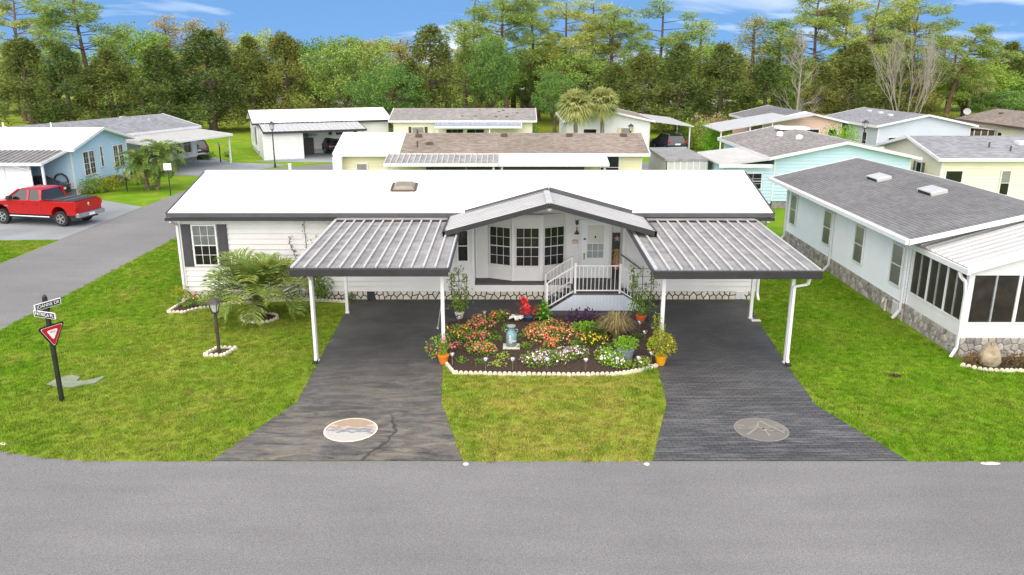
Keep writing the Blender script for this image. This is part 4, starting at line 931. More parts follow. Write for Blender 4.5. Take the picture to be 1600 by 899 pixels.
MB().box(3.7, 4.6, -.14, -.02, .3, 2.1).build('back_door', 'curtain', C); MB().box(4.0, 5.0, -.5, -.1, .02, 1.5).box(3.7, 5.4, -.4, -.15, 1.75, 1.8).build('shelf_unit', 'brown_metal', C)
# D: beige home right behind the main roof
D = house('manufactured_home', 'long beige home with brown shingle roof directly behind the white roof', (-10.5, 49.4, 0), 0, 18.5, 6.2, 3.08, 4.03, 'cream_siding', 'sh_brown', True, .2, .42, wins=[
    ('F', .9, 1.2, .6, 1.2, dict(fill='blind')), ('F', 16.0, 1.5, 1.1, 1.4, dict(rows=2)), ('F', 2.2, 1.0, 1.3, 1.0, dict(cols=2))])
wr = MB(); wr.slab((-.5, -.45, 3.1), (3.6, -.45, 3.1), (3.6, 3.1, 4.07), (-.5, 3.1, 4.07), .05); wr.slab((3.6, 6.65, 3.1), (-.5, 6.65, 3.1), (-.5, 3.1, 4.07), (3.6, 3.1, 4.07), .05); wr.build('white_roof_section', 'white_roof', D)
lean(D, 2.95, 9.7, -2.4, 2.72, -.45, 3.05, [(3.2, -2.2, 2.6), (9.4, -2.2, 2.6)], 'metal_pan', .34, 'white_trim', True)
lean(D, 9.75, 16.2, -2.4, 2.72, -.45, 3.05, [(9.9, -2.2, 2.6), (16.0, -2.2, 2.6)], 'white_roof', 6.5)
for a, b in ((5.4, 7.7), (7.85, 9.7)): MB().box(a, b, -2.15, -2.1, 1.0, 2.5).build('lanai_screen', 'dark_interior', D)
MB().box(10.0, 14.8, -2.15, -2.1, 1.0, 2.5).build('lanai_screen', 'charcoal', D); MB().box(9.9, 16.0, -2.12, -2.05, 0, 1.0).build('lanai_wall', 'white_trim', D)
roof_bits(D, [(4.5, 2.4, 3.92), (5.3, 1.1, 3.55), (10.0, 2.5, 3.95), (14.2, 2.5, 3.95), (17.7, 2.5, 3.95)]); roof_bits(D, [(4.4, 2.6, 3.95), (4.6, .6, 3.4)], 'pipe', 'vent_brown')
MB().box(-.45, .1, -.75, -.25, 0, 2.9).build('chimney_panel', 'white_trim', D)
# E: yellow home farther back
Eh = house('manufactured_home', 'pale yellow home with weathered grey roof and brown shutters, beyond the beige home', (-11.3, 77.3, 0), 0, 13.2, 6.8, 3.05, 4.0, 'pale_cream_siding', 'sh_weath', True, .2, .42, wins=[
    ('F', 1.75, 1.05, 1.1, 1.35, dict(shut='brown_shutter', fill='blind')), ('F', 5.0, 1.0, 1.6, 1.2, dict(cols=3)), ('F', 7.0, 1.0, 1.6, 1.2, dict(cols=2))])
lean(Eh, 4.1, 12.2, -1.9, 2.62, -.42, 2.98, [(4.3, -1.8, 2.5), (9.2, -1.8, 2.5)], 'metal_galv', .4)
MB().box(10.0, 11.8, -.1, -.02, .2, 1.9).build('garage_door', 'white_trim', Eh)
rs = random.Random(5)
rsm = MB()
for i in range(9): x, y = rs.uniform(6.5, 12), rs.uniform(.3, 2.8); rsm.bar((x, y, 3.1 + (y + .42) * .248), (x + rs.uniform(-.3, .3), y + rs.uniform(-.2, .2), 3.11 + (y + .42) * .248), .16, .02)
rsm.build('roof_patch', 'debris', Eh)
# F: white gable home with carport and dark SUV
Fh = house('manufactured_home', 'white gable fronted home with brown roof and side carport, behind the fan palms', (13.2, 77.5, 0), R(90), 12, 7.9, 3.0, 3.95, 'offwhite_siding', 'sh_brown', True, .2, .42, wins=[
    ('L', 1.6, 1.0, 1.2, 1.2, {}), ('L', 5.2, 1.0, .9, 1.3, dict(shut='yellow_shutter', fill='blind'))])
t_ = MB(); t_.box(0, 12, -3.9, -.42, 2.5, 2.5)
f_ = MB(); f_.slab((-.4, -4.2, 2.52), (-.4, -.4, 2.98), (12, -.4, 2.98), (12, -4.2, 2.52), .08); f_.build('carport_roof', 'metal_white', Fh)
for x in (0, 6): MB().box(x - .06, x + .06, -3.95, -3.83, 0, 2.48).build('post', 'white_trim', Fh)
MB().box(1.2, 1.3, -.03, .03, .5, 2.4).build('door', 'white_trim', Fh)
# G: aqua home on the right, its gable towards the street
Gh = house('manufactured_home', 'aqua blue home with grey-brown shingle roof behind the grey-blue neighbour', (23.6, 47.3, 0), R(90), 11.5, 8.0, 3.08, 4.0, 'aqua_siding', 'sh_weath', True, .2, .42)
ad = MB(); siding(ad, (0, 10.9), (0, 8.05), .3, 2.62, .2); siding(ad, (5, 10.9), (0, 10.9), .3, 2.6, .2); ad.build('annex_siding', 'aqua_siding', Gh); MB().box(.02, 5, 8.1, 10.88, 0, 2.6).build('annex_wall', 'aqua_siding', Gh)
wall_window(Gh, 11.5, 8.0, 'L', -1.75, 1.2, 1.0, .9, cols=2, rows=3)
MB().slab((-.4, 11.3, 2.66), (-.4, 8.3, 3.02), (6, 8.3, 3.02), (6, 11.3, 2.66), .08).build('annex_roof', 'metal_white', Gh)
for i in range(16): MB().bar((-.35 + i * .42, 11.28, 2.69), (-.35 + i * .42, 8.32, 3.04), .05, .05).build('roof_rib', 'metal_white', Gh)
MB().box(-.46, -.4, 8.3, 11.4, 2.5, 2.7).build('annex_fascia', 'white_trim', Gh)
MB().slab((2.6, 14.0, 2.64), (2.6, 11.3, 2.66), (9.5, 11.3, 2.66), (9.5, 14.0, 2.64), .12).build('carport_roof', 'metal_pan', Gh)
MB().box(2.7, 2.75, 11.3, 13.9, .1, 2.5).box(2.7, 9.4, 13.85, 13.9, 0, 2.5).build('carport_screen', 'grey_white_roof', Gh)
for i in range(7): MB().box(2.66, 2.70, 11.4 + i * .4, 11.46 + i * .4, .1, 2.5).build('screen_mullion', 'white_trim', Gh)
for x, y in ((4.2, 5.2), (6.8, 5.6)): MB().lathe([(.22, -.1), (.22, .12), (.15, .2), (.0, .24)], 12, (x, y, 3.78)).build('roof_vent', 'white_trim', Gh)
MB().box(8.5, 10, 3, 5, 3.95, 4.1).build('skylight', 'white_roof', Gh)
# J: cream home behind the neighbour
Jh = house('manufactured_home', 'cream home with grey shingles and olive shutters behind the neighbouring dark roof', (25.3, 46.9, 0), 0, 14, 7.4, 3.08, 4.02, 'pale_cream_siding', 'sh_lgrey', True, .2, .42, wins=[
    ('L', 2.2, 1.1, .6, 1.4, dict(shut='olive_shutter')), ('L', 4.6, 1.1, .6, 1.4, dict(shut='olive_shutter')), ('F', .3, .95, .95, 1.35, {}), ('F', 3.6, .9, .5, 1.4, dict(fill='halfblind')), ('F', 7.5, .9, .7, 1.4, {})])
MB().box(5.5, 7.0, 1.8, 2.4, 3.62, 3.85).build('roof_hatch', 'white_trim', Jh); roof_bits(Jh, [(3.5, 1.5, 3.5), (4.4, .8, 3.35)], 'pipe', 'vent_brown')
# H: pink home
Hh = house('manufactured_home', 'pink home with grey roof and long white carport beside it', (31.0, 76.0, 0), R(90), 10, 7.4, 3.02, 3.98, 'pink_siding', 'sh_grey', True, .2, .42, wins=[
    ('L', 4.2, 1.0, 1.1, 1.3, {}), ('L', 6.2, 1.0, .8, 1.3, {})])
MB().slab((-3.0, 12.2, 2.42), (-3.0, 3.5, 3.92), (4, 3.5, 3.92), (4, 12.2, 2.42), .09).build('carport_roof', 'metal_white', Hh)
for y in (12.0, 9.4, 7.4): MB().box(-2.85, -2.75, y - .05, y + .05, 0, 2.5 + (12 - y) * .165).build('post', 'white_trim', Hh)
wall_window(Hh, 10, 7.4, 'L', .6, 1.0, 1.1, 1.3)
# I: pale grey-blue home with awnings
Ih = house('manufactured_home', 'pale grey-blue home with two white window awnings and grey roof, far right', (40.6, 71.5, 0), R(94), 10.5, 8.4, 3.05, 4.0, 'grey_blue_siding', 'sh_lgrey', True, .2, .42, wins=[
    ('L', 1.0, 1.2, .7, .8, {}), ('B', 1.6, .9, .6, 1.4, dict(cols=1)), ('B', 4.2, .9, .6, 1.4, {}), ('B', 8.0, .9, .7, 1.4, {}), ('L', 3.2, .7, .9, 1.0, {}), ('L', 6.0, .7, .9, 1.0, {})])
for u_ in (3.0, 5.8): MB().slab((-.75, 8.4 - u_ - 1.4, 1.35), (-.75, 8.4 - u_, 1.35), (-.03, 8.4 - u_, 2.15), (-.03, 8.4 - u_ - 1.4, 2.15), .04).build('window_awning', 'white_trim', Ih)
MB().slab((1.5, -3.6, 2.5), (1.5, -.42, 2.9), (9, -.42, 2.9), (9, -3.6, 2.5), .1).build('carport_roof', 'metal_white', Ih)
MB().box(1.6, 1.65, -3.5, -.1, .2, 2.4).build('porch_screen', 'vent_brown', Ih)
for i in range(6): MB().box(1.55, 1.6, -3.5 + i * .66, -3.44 + i * .66, 0, 2.45).build('post', 'white_trim', Ih)
roof_bits(Ih, [(3.0, 5.8, 3.75), (5.5, 5.4, 3.8), (8, 5.2, 3.82)], 'roof_vent', 'white_trim')
# K: yellow home far right
Kh = house('manufactured_home', 'yellow home with brown shingle roof and satellite dish at the far right', (51.5, 67, 0), R(90), 12.5, 7.4, 3.05, 4.0, 'cream_siding', 'sh_brown', True, .2, .42, fascia='vent_brown', wins=[('B', 2.0, 1.0, .6, 1.3, {}), ('B', 6.5, 1.0, .6, 1.3, {}), ('B', 9.6, 1.0, .7, 1.3, dict(fill='blind'))])
roof_bits(Kh, [(6, 4.6, 3.8), (10, 5, 3.72)])
dt = thing('satellite_dish', 'grey satellite dish on the brown roof of the yellow home', 'satellite dish', (44.2, 79, 3.0))
d_ = MB().lathe([(.0, .0), (.2, .03), (.34, .09), (.34, .075), (.2, .0)], 16).build('dish', 'fascia_light', dt, True, (0, -.2, .75)); d_.rotation_euler = (R(60), 0, R(-20))
MB().tube([(0, 0, -.1), (0, 0, .6), (0, -.15, .75)], .03, 6).build('mast', 'metal_galv', dt)
# homes glimpsed beyond the trees
for (x, y, ln, lb) in ((1.5, 150, 16, 'distant white home glimpsed between the pine trunks behind the fan palms'), (52, 140, 14, 'distant pale home glimpsed under the leaning pine at right'), (-62, 150, 18, 'distant white home glimpsed behind the dark trees at far left'), (-35, 158, 14, 'distant white home glimpsed left of the forked oak'), (26, 156, 16, 'distant white home glimpsed behind the dark conifers right of centre')):
    house('distant_home', lb, (x, y, 0), R(rng.uniform(-6, 6)), ln, 7, 3.05, 4.1, 'offwhite_siding', 'grey_white_roof', False, .4, .4, wins=[('F', 2, 1, 1.2, 1.2, {}), ('F', 6, .8, 3, 1.4, dict(cols=3))])

# ================================================================ vehicles (front towards local +x)
def arch(cx, r, zb, n=8): return [(cx + r * math.cos(math.pi * (1 - i / n)), max(zb, zb + r * math.sin(math.pi * i / n) * 1.0)) for i in range(n + 1)]
def body_shell(outline, W, edge=.07, sz=.94):
    n = len(outline); zc = sum(p[1] for p in outline) / n; mb = MB(); rings = []
    for y, k in ((-W / 2, sz), (-W / 2 + edge, 1), (W / 2 - edge, 1), (W / 2, sz)): rings.append([(x * (1 - (1 - k) * .25), y, zc + (z - zc) * k) for x, z in outline])
    vs = [p for r_ in rings for p in r_]; fs = [tuple(range(n)), tuple(range(4 * n - 1, 3 * n - 1, -1))]
    for l in range(3): fs += [(l * n + i, l * n + n + i, l * n + n + (i + 1) % n, l * n + (i + 1) % n) for i in range(n)]
    mb.add(vs, fs); return mb
def wheels(t, xs, tr, r, wd=.22, rim='steel'):
    for x in xs:
        for s_ in (-1, 1):
            mb = MB(); mb.lathe([(r * .62, -wd / 2), (r * .95, -wd / 2), (r, -wd / 2 + .03), (r, wd / 2 - .03), (r * .95, wd / 2), (r * .62, wd / 2)], 22)
            o = mb.build('wheel', 'tyre', t, True, (x, s_ * (tr / 2 - wd / 2), r)); o.rotation_euler = (R(90), 0, 0)
            zz = wd / 2 * -s_ * -1
            rm = MB(); sgn = -1 if s_ > 0 else 1; zz = sgn * wd / 2
            rm.lathe([(r * .56, -.012), (r * .63, -.012), (r * .64, .012), (r * .56, .012), (r * .56, -.012)], 20, (0, 0, zz), False); rm.lathe([(r * .16, -.012), (r * .16, .022 * sgn), (r * .1, .028 * sgn)], 12, (0, 0, zz)); 
            for k in range(5):
                a = k * 1.2566; rm.bar((0, 0, zz + sgn * .012), (r * .58 * math.cos(a), r * .58 * math.sin(a), zz + sgn * .008), r * .17, .03, up=(0, 0, 1))
            rm.build('rim', rim, o); MB().lathe([(r * .6, -.004), (r * .6, .004)], 18, (0, 0, zz - sgn * .03)).build('hub_shadow', 'plastic_black', o)
def cabin(t, bx0, bx1, rx0, rx1, wb, wr, zb, zr, paint, bp=()):
    P = {}
    for sx, (bx, rx) in (('r', (bx0, rx0)), ('f', (bx1, rx1))):
        for sy in (-1, 1): P[sx, sy] = (Vector((bx, sy * wb / 2, zb)), Vector((rx, sy * wr / 2, zr)))
    g = MB(); g.add([P['r', -1][0], P['f', -1][0], P['f', 1][0], P['r', 1][0], P['r', -1][1], P['f', -1][1], P['f', 1][1], P['r', 1][1]], [(0, 1, 5, 4), (1, 2, 6, 5), (2, 3, 7, 6), (3, 0, 4, 7), (4, 5, 6, 7)])
    g.build('window_glass', 'car_glass', t)
    rf_ = MB(); a = .02; x0, x1, w2 = rx0 - .05, rx1 + .06, wr / 2 + .015
    rf_.add([(x0, -w2, zr - .02), (x1, -w2, zr - .02), (x1, w2, zr - .02), (x0, w2, zr - .02), (x0 + .12, -w2 + .14, zr + .045), (x1 - .15, -w2 + .14, zr + .045), (x1 - .15, w2 - .14, zr + .045), (x0 + .12, w2 - .14, zr + .045)], [(3, 2, 1, 0), (4, 5, 6, 7), (0, 1, 5, 4), (1, 2, 6, 5), (2, 3, 7, 6), (3, 0, 4, 7)])
    rf_.build('roof', paint, t, True)
    pl_ = MB()
    for k in P: pl_.bar(P[k][0], P[k][1], .09, .09)
    for x, wdt in bp:
        for sy in (-1, 1): f = (x - bx0) / (bx1 - bx0); xr = x; pl_.bar((x, sy * (wb / 2 + .004), zb), (xr, sy * (wr / 2 + .006), zr), wdt, .03, up=(0, 1, 0))
    pl_.build('pillar', paint, t)
def lights(t, xr, xf, W, z, h=.16, d=.26):
    for s_ in (-1, 1):
        MB().box(xr - .02, xr + .06, s_ * W / 2 - (.22 if s_ > 0 else .0), s_ * W / 2 + (.0 if s_ > 0 else .22), z, z + h, .01).build('tail_lamp', 'lamp_red', t)
        MB().box(xf - .25, xf + .01, s_ * W / 2 - (.3 if s_ > 0 else -.004), s_ * W / 2 + (.004 if s_ > 0 else .3), z - .1, z + h - .1, .01).build('headlight', 'lamp_glass', t)
def seams(t, W, xs, z0, z1, hx, hz):
    for s_ in (-1, 1):
        m = MB()
        for x in xs: m.box(x - .008, x + .008, s_ * (W / 2 + .001) - .004, s_ * (W / 2 + .001) + .004, z0, z1)
        m.build('door_seam', 'plastic_black', t)
        for x in hx: MB().box(x - .1, x + .1, s_ * (W / 2 + .02) - .02, s_ * (W / 2 + .02) + .02, hz, hz + .04, .008).build('door_handle', 'plastic_black', t)
def pickup(label, loc, rz):
    t = thing('pickup_truck', label, 'pickup truck', loc, rz); W = 2.0
    ol = [(-2.85, .62)] + arch(-1.85, .50, .60) + arch(1.85, .50, .60) + [(2.75, .55), (2.85, .75), (2.83, 1.08), (2.6, 1.2), (1.5, 1.30), (1.3, 1.36), (-.72, 1.36), (-.74, 1.33), (-2.83, 1.36), (-2.87, 1.0)]
    body_shell(ol, W).build('body', 'car_red', t, True)
    MB().box(-2.7, 2.6, -.8, .8, .35, .62).build('chassis', 'plastic_black', t)
    cabin(t, -.72, 1.5, -.58, .72, 1.84, 1.5, 1.36, 1.90, 'car_red', [(-.68, .12), (.1, .14)])
    bd = MB().box(-2.76, -.80, -.86, .86, 1.362, 1.40, .01).build('bed_cover', 'plastic_black', t)
    for i in (1, 2): MB().box(-.8 - i * .65 - .01, -.8 - i * .65 + .01, -.85, .85, 1.398, 1.412).build('cover_hinge', 'metal_galv', bd)
    MB().box(-3.02, -2.82, -.98, .98, .50, .74, .03).build('rear_bumper', 'chrome', t); MB().box(-3.035, -3.02, -.2, .2, .55, .68).build('licence_plate', 'plate', t)
    tg = MB().box(-2.885, -2.86, -.78, .78, .80, 1.33).build('tailgate', 'car_red', t); MB().lathe([(.09, 0), (.07, .02), (.02, .03)], 6, (0, 0, 0)).build('badge', 'chrome', tg, loc=(-2.885, 0, 1.12)).rotation_euler = (0, R(-90), 0)
    MB().box(2.75, 2.95, -.98, .98, .5, .78, .04).build('front_bumper', 'chrome', t); MB().box(2.82, 2.88, -.6, .6, .8, 1.08).build('grille', 'chrome', t)
    lights(t, -2.88, 2.84, W, 1.0, .28); seams(t, W, (-.72, .1, 1.25), .68, 1.34, (-.45, .4), 1.18)
    for s_ in (-1, 1):
        MB().box(.95, 1.15, s_ * 1.13 - .12, s_ * 1.13 + .12, 1.38, 1.6, .03).build('mirror', 'plastic_black', t)
        MB().tube([(-1.2, s_ * .98, .50), (1.3, s_ * .98, .50)], .045, 8).build('side_step', 'chrome', t); MB().box(1.32, 1.58, s_ * 1.003 - .004, s_ * 1.003 + .004, 1.0, 1.06).build('fender_badge', 'chrome', t)
    wheels(t, (-1.85, 1.85), 1.96, .41, .27); return t
def sedan(label, loc, rz, paint='car_dark'):
    t = thing('sedan', label, 'car', loc, rz); W = 1.82
    ol = [(-2.3, .34)] + arch(-1.38, .37, .30) + arch(1.4, .37, .30) + [(2.2, .32), (2.3, .5), (2.22, .72), (1.6, .86), (.95, .95), (-1.3, 1.0), (-2.2, 1.0), (-2.33, .85), (-2.35, .55)]
    body_shell(ol, W, .12, .9).build('body', paint, t, True); MB().box(-2.0, 2.0, -.7, .7, .2, .4).build('chassis', 'plastic_black', t)
    cabin(t, -1.75, 1.05, -.95, .25, 1.66, 1.2, .96, 1.40, paint, [(-.35, .07)])
    lights(t, -2.32, 2.25, W, .74, .15); MB().box(-2.365, -2.34, -.27, .27, .62, .76).build('licence_plate', 'plate', t); seams(t, W, (-1.0, -.1, .85), .42, .94, (-.75, .15), .78)
    MB().box(-2.38, -2.3, -.8, .8, .36, .5, .03).build('rear_bumper', paint, t); wheels(t, (-1.38, 1.4), 1.8, .33); return t
def suv(label, loc, rz, paint='car_dark'):
    t = thing('suv', label, 'suv', loc, rz); W = 1.9
    ol = [(-2.3, .42)] + arch(-1.38, .42, .38) + arch(1.4, .42, .38) + [(2.2, .42), (2.33, .6), (2.3, .92), (1.7, 1.05), (1.0, 1.12), (-2.2, 1.15), (-2.33, 1.0), (-2.37, .6)]
    body_shell(ol, W, .12, .92).build('body', paint, t, True); MB().box(-2.0, 2.0, -.7, .7, .25, .45).build('chassis', 'plastic_black', t)
    cabin(t, -2.22, 1.15, -1.85, .3, 1.76, 1.36, 1.12, 1.66, paint, [(-1.15, .1), (-.2, .08)])
    lights(t, -2.34, 2.32, W, .95, .2); MB().box(-2.385, -2.36, -.27, .27, .8, .94).build('licence_plate', 'plate', t); MB().box(-2.42, -2.3, -.88, .88, .45, .62, .03).build('rear_bumper', 'metal_galv', t)
    seams(t, W, (-1.0, -.1, .9), .5, 1.1, (-.75, .15), .92)
    for s_ in (-1, 1): MB().tube([(-1.7, s_ * .6, 1.74), (.1, s_ * .6, 1.74)], .025, 6).build('roof_rail', 'metal_galv', t); MB().box(.75, .9, s_ * 1.02 - .08, s_ * 1.02 + .08, 1.1, 1.25, .02).build('mirror', paint, t)
    wheels(t, (-1.38, 1.4), 1.88, .37); return t
truck_c = Vector((-25.7, 43.1, .012)); pickup('red quad-cab pickup truck parked on the pale driveway across the street', truck_c, math.atan2(.86, -3.92))
sedan('dark car under the sky blue home carport behind the pickup', (-31.0, 50.5, .012), R(180), 'car_dark')
bx, by = G(297, 250); suv('black SUV parked under the long white carport beside the grey roofed home', (bx - .2, by + 1.8, .012), R(118))
bx, by = G(505, 241); sedan('dark convertible-style car in front of the white open carport', (bx, by + 1.9, .014), R(128), 'car_dark')
bx, by = G(1030, 230); suv('dark navy SUV parked under the white gable home carport', (15.35, 78.6, .014), R(100), 'car_navy')
def golf_cart(label, loc, rz):
    t = thing('golf_cart', label, 'golf cart', loc, rz)
    body_shell([(-1.15, .3)] + arch(-.75, .26, .25) + [(-.4, .25), (.3, .25)] + arch(.8, .26, .25) + [(1.15, .35), (1.2, .6), (.95, .8), (.55, .82), (.45, .4), (-.2, .4), (-.25, .72), (-1.1, .75)], 1.15, .1).build('body', 'cart_tan', t, True)
    MB().box(-.75, -.2, -.55, .55, .74, .88, .04).build('seat', 'plastic_black', t); MB().box(-.85, -.75, -.55, .55, .85, 1.2, .03).build('backrest', 'plastic_black', t)
    MB().box(-1.1, .75, -.6, .6, 1.78, 1.84, .02).build('canopy', 'cart_tan', t)
    for x, x2 in ((-1.0, -.9), (.75, .55)):
        for s_ in (-1, 1): MB().tube([(x, s_ * .52, .75), (x2, s_ * .52, 1.79)], .025, 6).build('strut', 'plastic_black', t)
    MB().tube([(.55, -.25, .8), (.3, -.25, 1.1)], .025, 6).lathe([(.16, 0), (.18, .02), (.16, .04)], 14, (.28, -.25, 1.1)).build('steering_wheel', 'plastic_black', t)
    wheels(t, (-.75, .8), 1.15, .23, .18); return t
cx, cy = G(462, 241); golf_cart('tan and black golf cart parked inside the white open carport', (cx, cy + 1.5, .014), R(-75))

# ================================================================ street furniture
def lantern_post(name, label, x, y, h, mat='black_metal', group=None, s=1., base=True):
    t = thing(name, label, 'street lamp' if h > 2.6 else 'lamp post', (x, y, 0), 0, group)
    pr = [(.10, 0), (.10, .25), (.06, .32), (.045, h - .75 * s)] if base else [(.055, 0), (.05, h - .6 * s)]
    MB().lathe(pr, 10).build('post', mat, t, True); z = h - .75 * s if base else h - .6 * s
    l_ = MB(); l_.lathe([(.05, 0), (.16 * s, .05), (.16 * s, .08)], 8, (0, 0, z)); l_.lathe([(.30 * s, .50 * s), (.26 * s, .54 * s), (.05, .70 * s), (.03, .74 * s)], 8, (0, 0, z))
    for k in range(4): a = math.pi / 4 + k * math.pi / 2; l_.bar((.145 * s * math.cos(a), .145 * s * math.sin(a), z + .06), (.24 * s * math.cos(a), .24 * s * math.sin(a), z + .5 * s), .02, .02)
    lo = l_.build('lantern', mat, t)
    MB().lathe([(.10 * s, .081), (.2 * s, .5 * s)], 4, (0, 0, z)).build('lantern_glass', 'lamp_glass', lo); return t
x, y = G(343, 553); h_ = V(333, 474, y)[1]
lantern_post('yard_lamp', 'brown yard lamp with square lantern on the left lawn, ringed by white edging', x, y, max(1.7, h_), 'brown_metal', s=.72, base=False)
x, y = G(430, 262); lantern_post('street_lamp', 'black lantern street lamp in front of the white home with open carport', x, y, V(428, 189, y)[1])
xx, zz = V(986, 193, 72.5); lantern_post('street_lamp', 'black lantern street lamp rising behind the brown shingle roof near the SUV', xx, 72.5, zz)
xx, zz = V(1353, 187, 66); lantern_post('street_lamp', 'black lantern street lamp at the pale grey-blue home, far right', xx, 66, zz)
x, y = G(199, 299); t = thing('short_lamp_post', 'short black post with white cap beside the blue home hedge', 'lamp post', (x, y, 0)); MB().lathe([(.045, 0), (.04, 1.35)], 8).build('post', 'black_metal', t); MB().lathe([(.06, 1.35), (.10, 1.42), (.06, 1.52)], 10).build('cap', 'lamp_glass', t)
x, y = G(345, 254); t = thing('short_lamp_post', 'short black post with white cap on the grass by the long carport', 'lamp post', (x, y, 0)); MB().lathe([(.06, 0), (.05, 1.5)], 8).build('post', 'black_metal', t); MB().lathe([(.07, 1.5), (.13, 1.6), (.07, 1.72)], 10).build('cap', 'lamp_glass', t)
x, y = G(267, 306); t = thing('road_sign', 'small plain white sign on a thin black post across the street', 'sign', (x, y, 0), R(12)); MB().box(-.03, .03, -.03, .03, 0, 2.15).build('post', 'black_metal', t); MB().box(-.24, .24, -.05, -.03, 1.68, 2.12, .01).build('sign_plate', 'sign_white', t)
# corner sign: two street blades and a yield triangle
sx, sy = G(97, 627); hz = V(75, 466, sy)[1]
t = thing('street_sign', 'black corner post carrying JOANNE DR and PATRICA PL blades over a yield triangle', 'sign', (sx, sy, 0)); MB().box(-.045, .045, -.045, .045, 0, hz).build('post', 'black_metal', t); MB().lathe([(.05, 0), (.06, .04), (.02, .09)], 8, (0, 0, hz)).build('finial', 'black_metal', t)
def blade(txt, z, yaw):
    b = MB().box(-.36, .36, -.012, .012, -.085, .085, .006).build('street_name_blade', 'sign_white', t, loc=(.075 * math.sin(yaw), -.075 * math.cos(yaw), z), rz=yaw)
    MB().box(-.335, .335, -.0165, .0165, -.068, .068).build('blade_face', 'sign_black', b)
    me = text_mesh(txt, .125, 'sign_white'); wmax = max(v.co.x for v in me.vertices) * 2; k = .62 / wmax
    for v in me.vertices: v.co.x *= k
    for rz_, yy in ((0, -.019), (R(180), .019)):
        o = link('lettering', me, b, loc=(0, yy, 0)); o.rotation_euler = (R(90), 0, rz_)
blade('JOANNE DR', hz - .16, R(66)); blade('PATRICA PL', hz - .42, R(-20))
MB().box(-.07, .07, -.05, .05, hz - .33, hz - .27).build('blade_bracket', 'black_metal', t)
def tri(s_, r_=.0): return [(-s_ / 2, s_ * .2887), (0, -s_ * .577), (s_ / 2, s_ * .2887)]
def rtri(s_, rad=.05, n=5):
    P = tri(s_); out_ = []
    for i, (x, z) in enumerate(P):
        d = math.hypot(x, z); cx_, cz_ = x * (1 - 2 * rad / d), z * (1 - 2 * rad / d); a0 = math.atan2(z, x)
        for k in range(n + 1): a = a0 + (k / n - .5) * R(120) ; out_.append((cx_ + rad * math.cos(a), cz_ + rad * math.sin(a)))
    return out_
zy = hz - .92
yo = MB().prism_y(rtri(.76, .05), -.075, -.06).build('yield_backing', 'sign_black', t, loc=(0, 0, zy), rz=R(66))
for nm, s_, m_, o_ in (('yield_border', .63, 'sign_white', -.079), ('yield_red', .60, 'sign_red', -.083), ('yield_centre', .32, 'sign_white', -.087)): MB().prism_y(rtri(s_, .03), o_, -.0755).build(nm, m_, yo)
lo = link('lettering', text_mesh('YIELD', .065, 'sign_red', ext=.001), yo, loc=(0, -.089, .035)); lo.rotation_euler = (R(90), 0, 0)
# concrete pads in the lawn near the sign
ap = [G(*p) for p in ((73, 603), (90, 593), (112, 588), (126, 591), (119, 598), (140, 596), (166, 589), (150, 600), (112, 607), (92, 607))]
tag(MB().prism(list(reversed(ap)), -.05, .045).build('concrete_pad', 'concrete_green'), 'flat arrow-shaped greenish concrete pad in the lawn behind the sign post', 'concrete pad')
x, y = G(1181, 502); tag(MB().box(x - .16, x + .16, y - .09, y + .09, 0, .05, .02).build('splash_block', 'cream_pot'), 'small white splash block by the right carport back post', 'splash block')
x, y = G(1399, 589); m = MB(); r_ = random.Random(2)
for i in range(40): a = r_.random() * 6.28; d = r_.random() * .16; m.bar((x + d * math.cos(a), y + d * math.sin(a) * .8, .02), (x + d * math.cos(a) + r_.uniform(-.08, .08), y + d * math.sin(a) * .8 + r_.uniform(-.08, .08), .06), .02, .012)
tag(m.build('leaf_debris', 'debris'), 'small dark clump of dead leaves on the right lawn', 'debris')
# leaning white pole at the left carport inner post
a = G(684, 515); tag(MB().tube([(a[0], a[1], .03), (-2.12, 22.9, 1.6)], .018, 8).lathe([(.035, 0), (.035, .06)], 8, (a[0], a[1], .02)).build('white_pole', 'white_trim'), 'thin white pole leaning against the left carport inner post', 'pole')

# ================================================================ scalloped edging
blk = MB(); blk.prism_y([(-.065, -.05), (.065, -.05), (.065, .05), (.05, .085), (.025, .105), (0, .11), (-.025, .105), (-.05, .085), (-.065, .05)], -.035, .035); BLK = blk.mesh('edging_block', 'edging')
def edging(label, pts, step=.135, closed=False, s=1.):
    t = thing('garden_edging', label, 'edging', (pts[0][0], pts[0][1], 0)); P = [Vector((x, y)) for x, y in pts] + ([Vector(pts[0])] if closed else [])
    for a, b in zip(P, P[1:]):
        n = max(1, round((b - a).length / (step * s))); d = (b - a).normalized()
        for i in range(n):
            p = a.lerp(b, (i + .5) / n); o = link('edging_block', BLK, t, loc=(p.x - pts[0][0], p.y - pts[0][1], rng.uniform(-.008, .008)), rz=math.atan2(d.y, d.x) + rng.uniform(-.06, .06)); o.scale = (s, s, s)
    return t
BED = [G(*p) for p in ((697, 570), (709, 585), (800, 587), (900, 588), (960, 587), (985, 584), (1003, 580), (1027, 573))]
edging('long cream scalloped edging along the front of the flower bed', BED)
LB = [G(*p) for p in ((262, 490), (287, 490), (310, 484), (360, 477), (420, 471), (480, 470), (540, 473))]
edging('curved cream edging along the house bed behind the spiky palm', LB); edging('short cream edging at the left corner of the house', [G(262, 490), G(287, 474), G(298, 468)])
px_, py_ = G(406, 499); edging('cream edging ring around the spiky palm', [(px_ + .62 * math.cos(a * .5236), py_ + .5 * math.sin(a * .5236)) for a in range(12)], closed=True)
lx_, ly_ = G(343, 553); edging('white edging square around the brown yard lamp', [(lx_ - .38, ly_ - .25), (lx_ + .22, ly_ - .25), (lx_ + .4, ly_ + .4), (lx_ - .2, ly_ + .4)], closed=True)
edging('pale edging along the shrub bed below the sunroom', [G(1500, 572), G(1535, 580), G(1570, 582), G(1620, 582)])
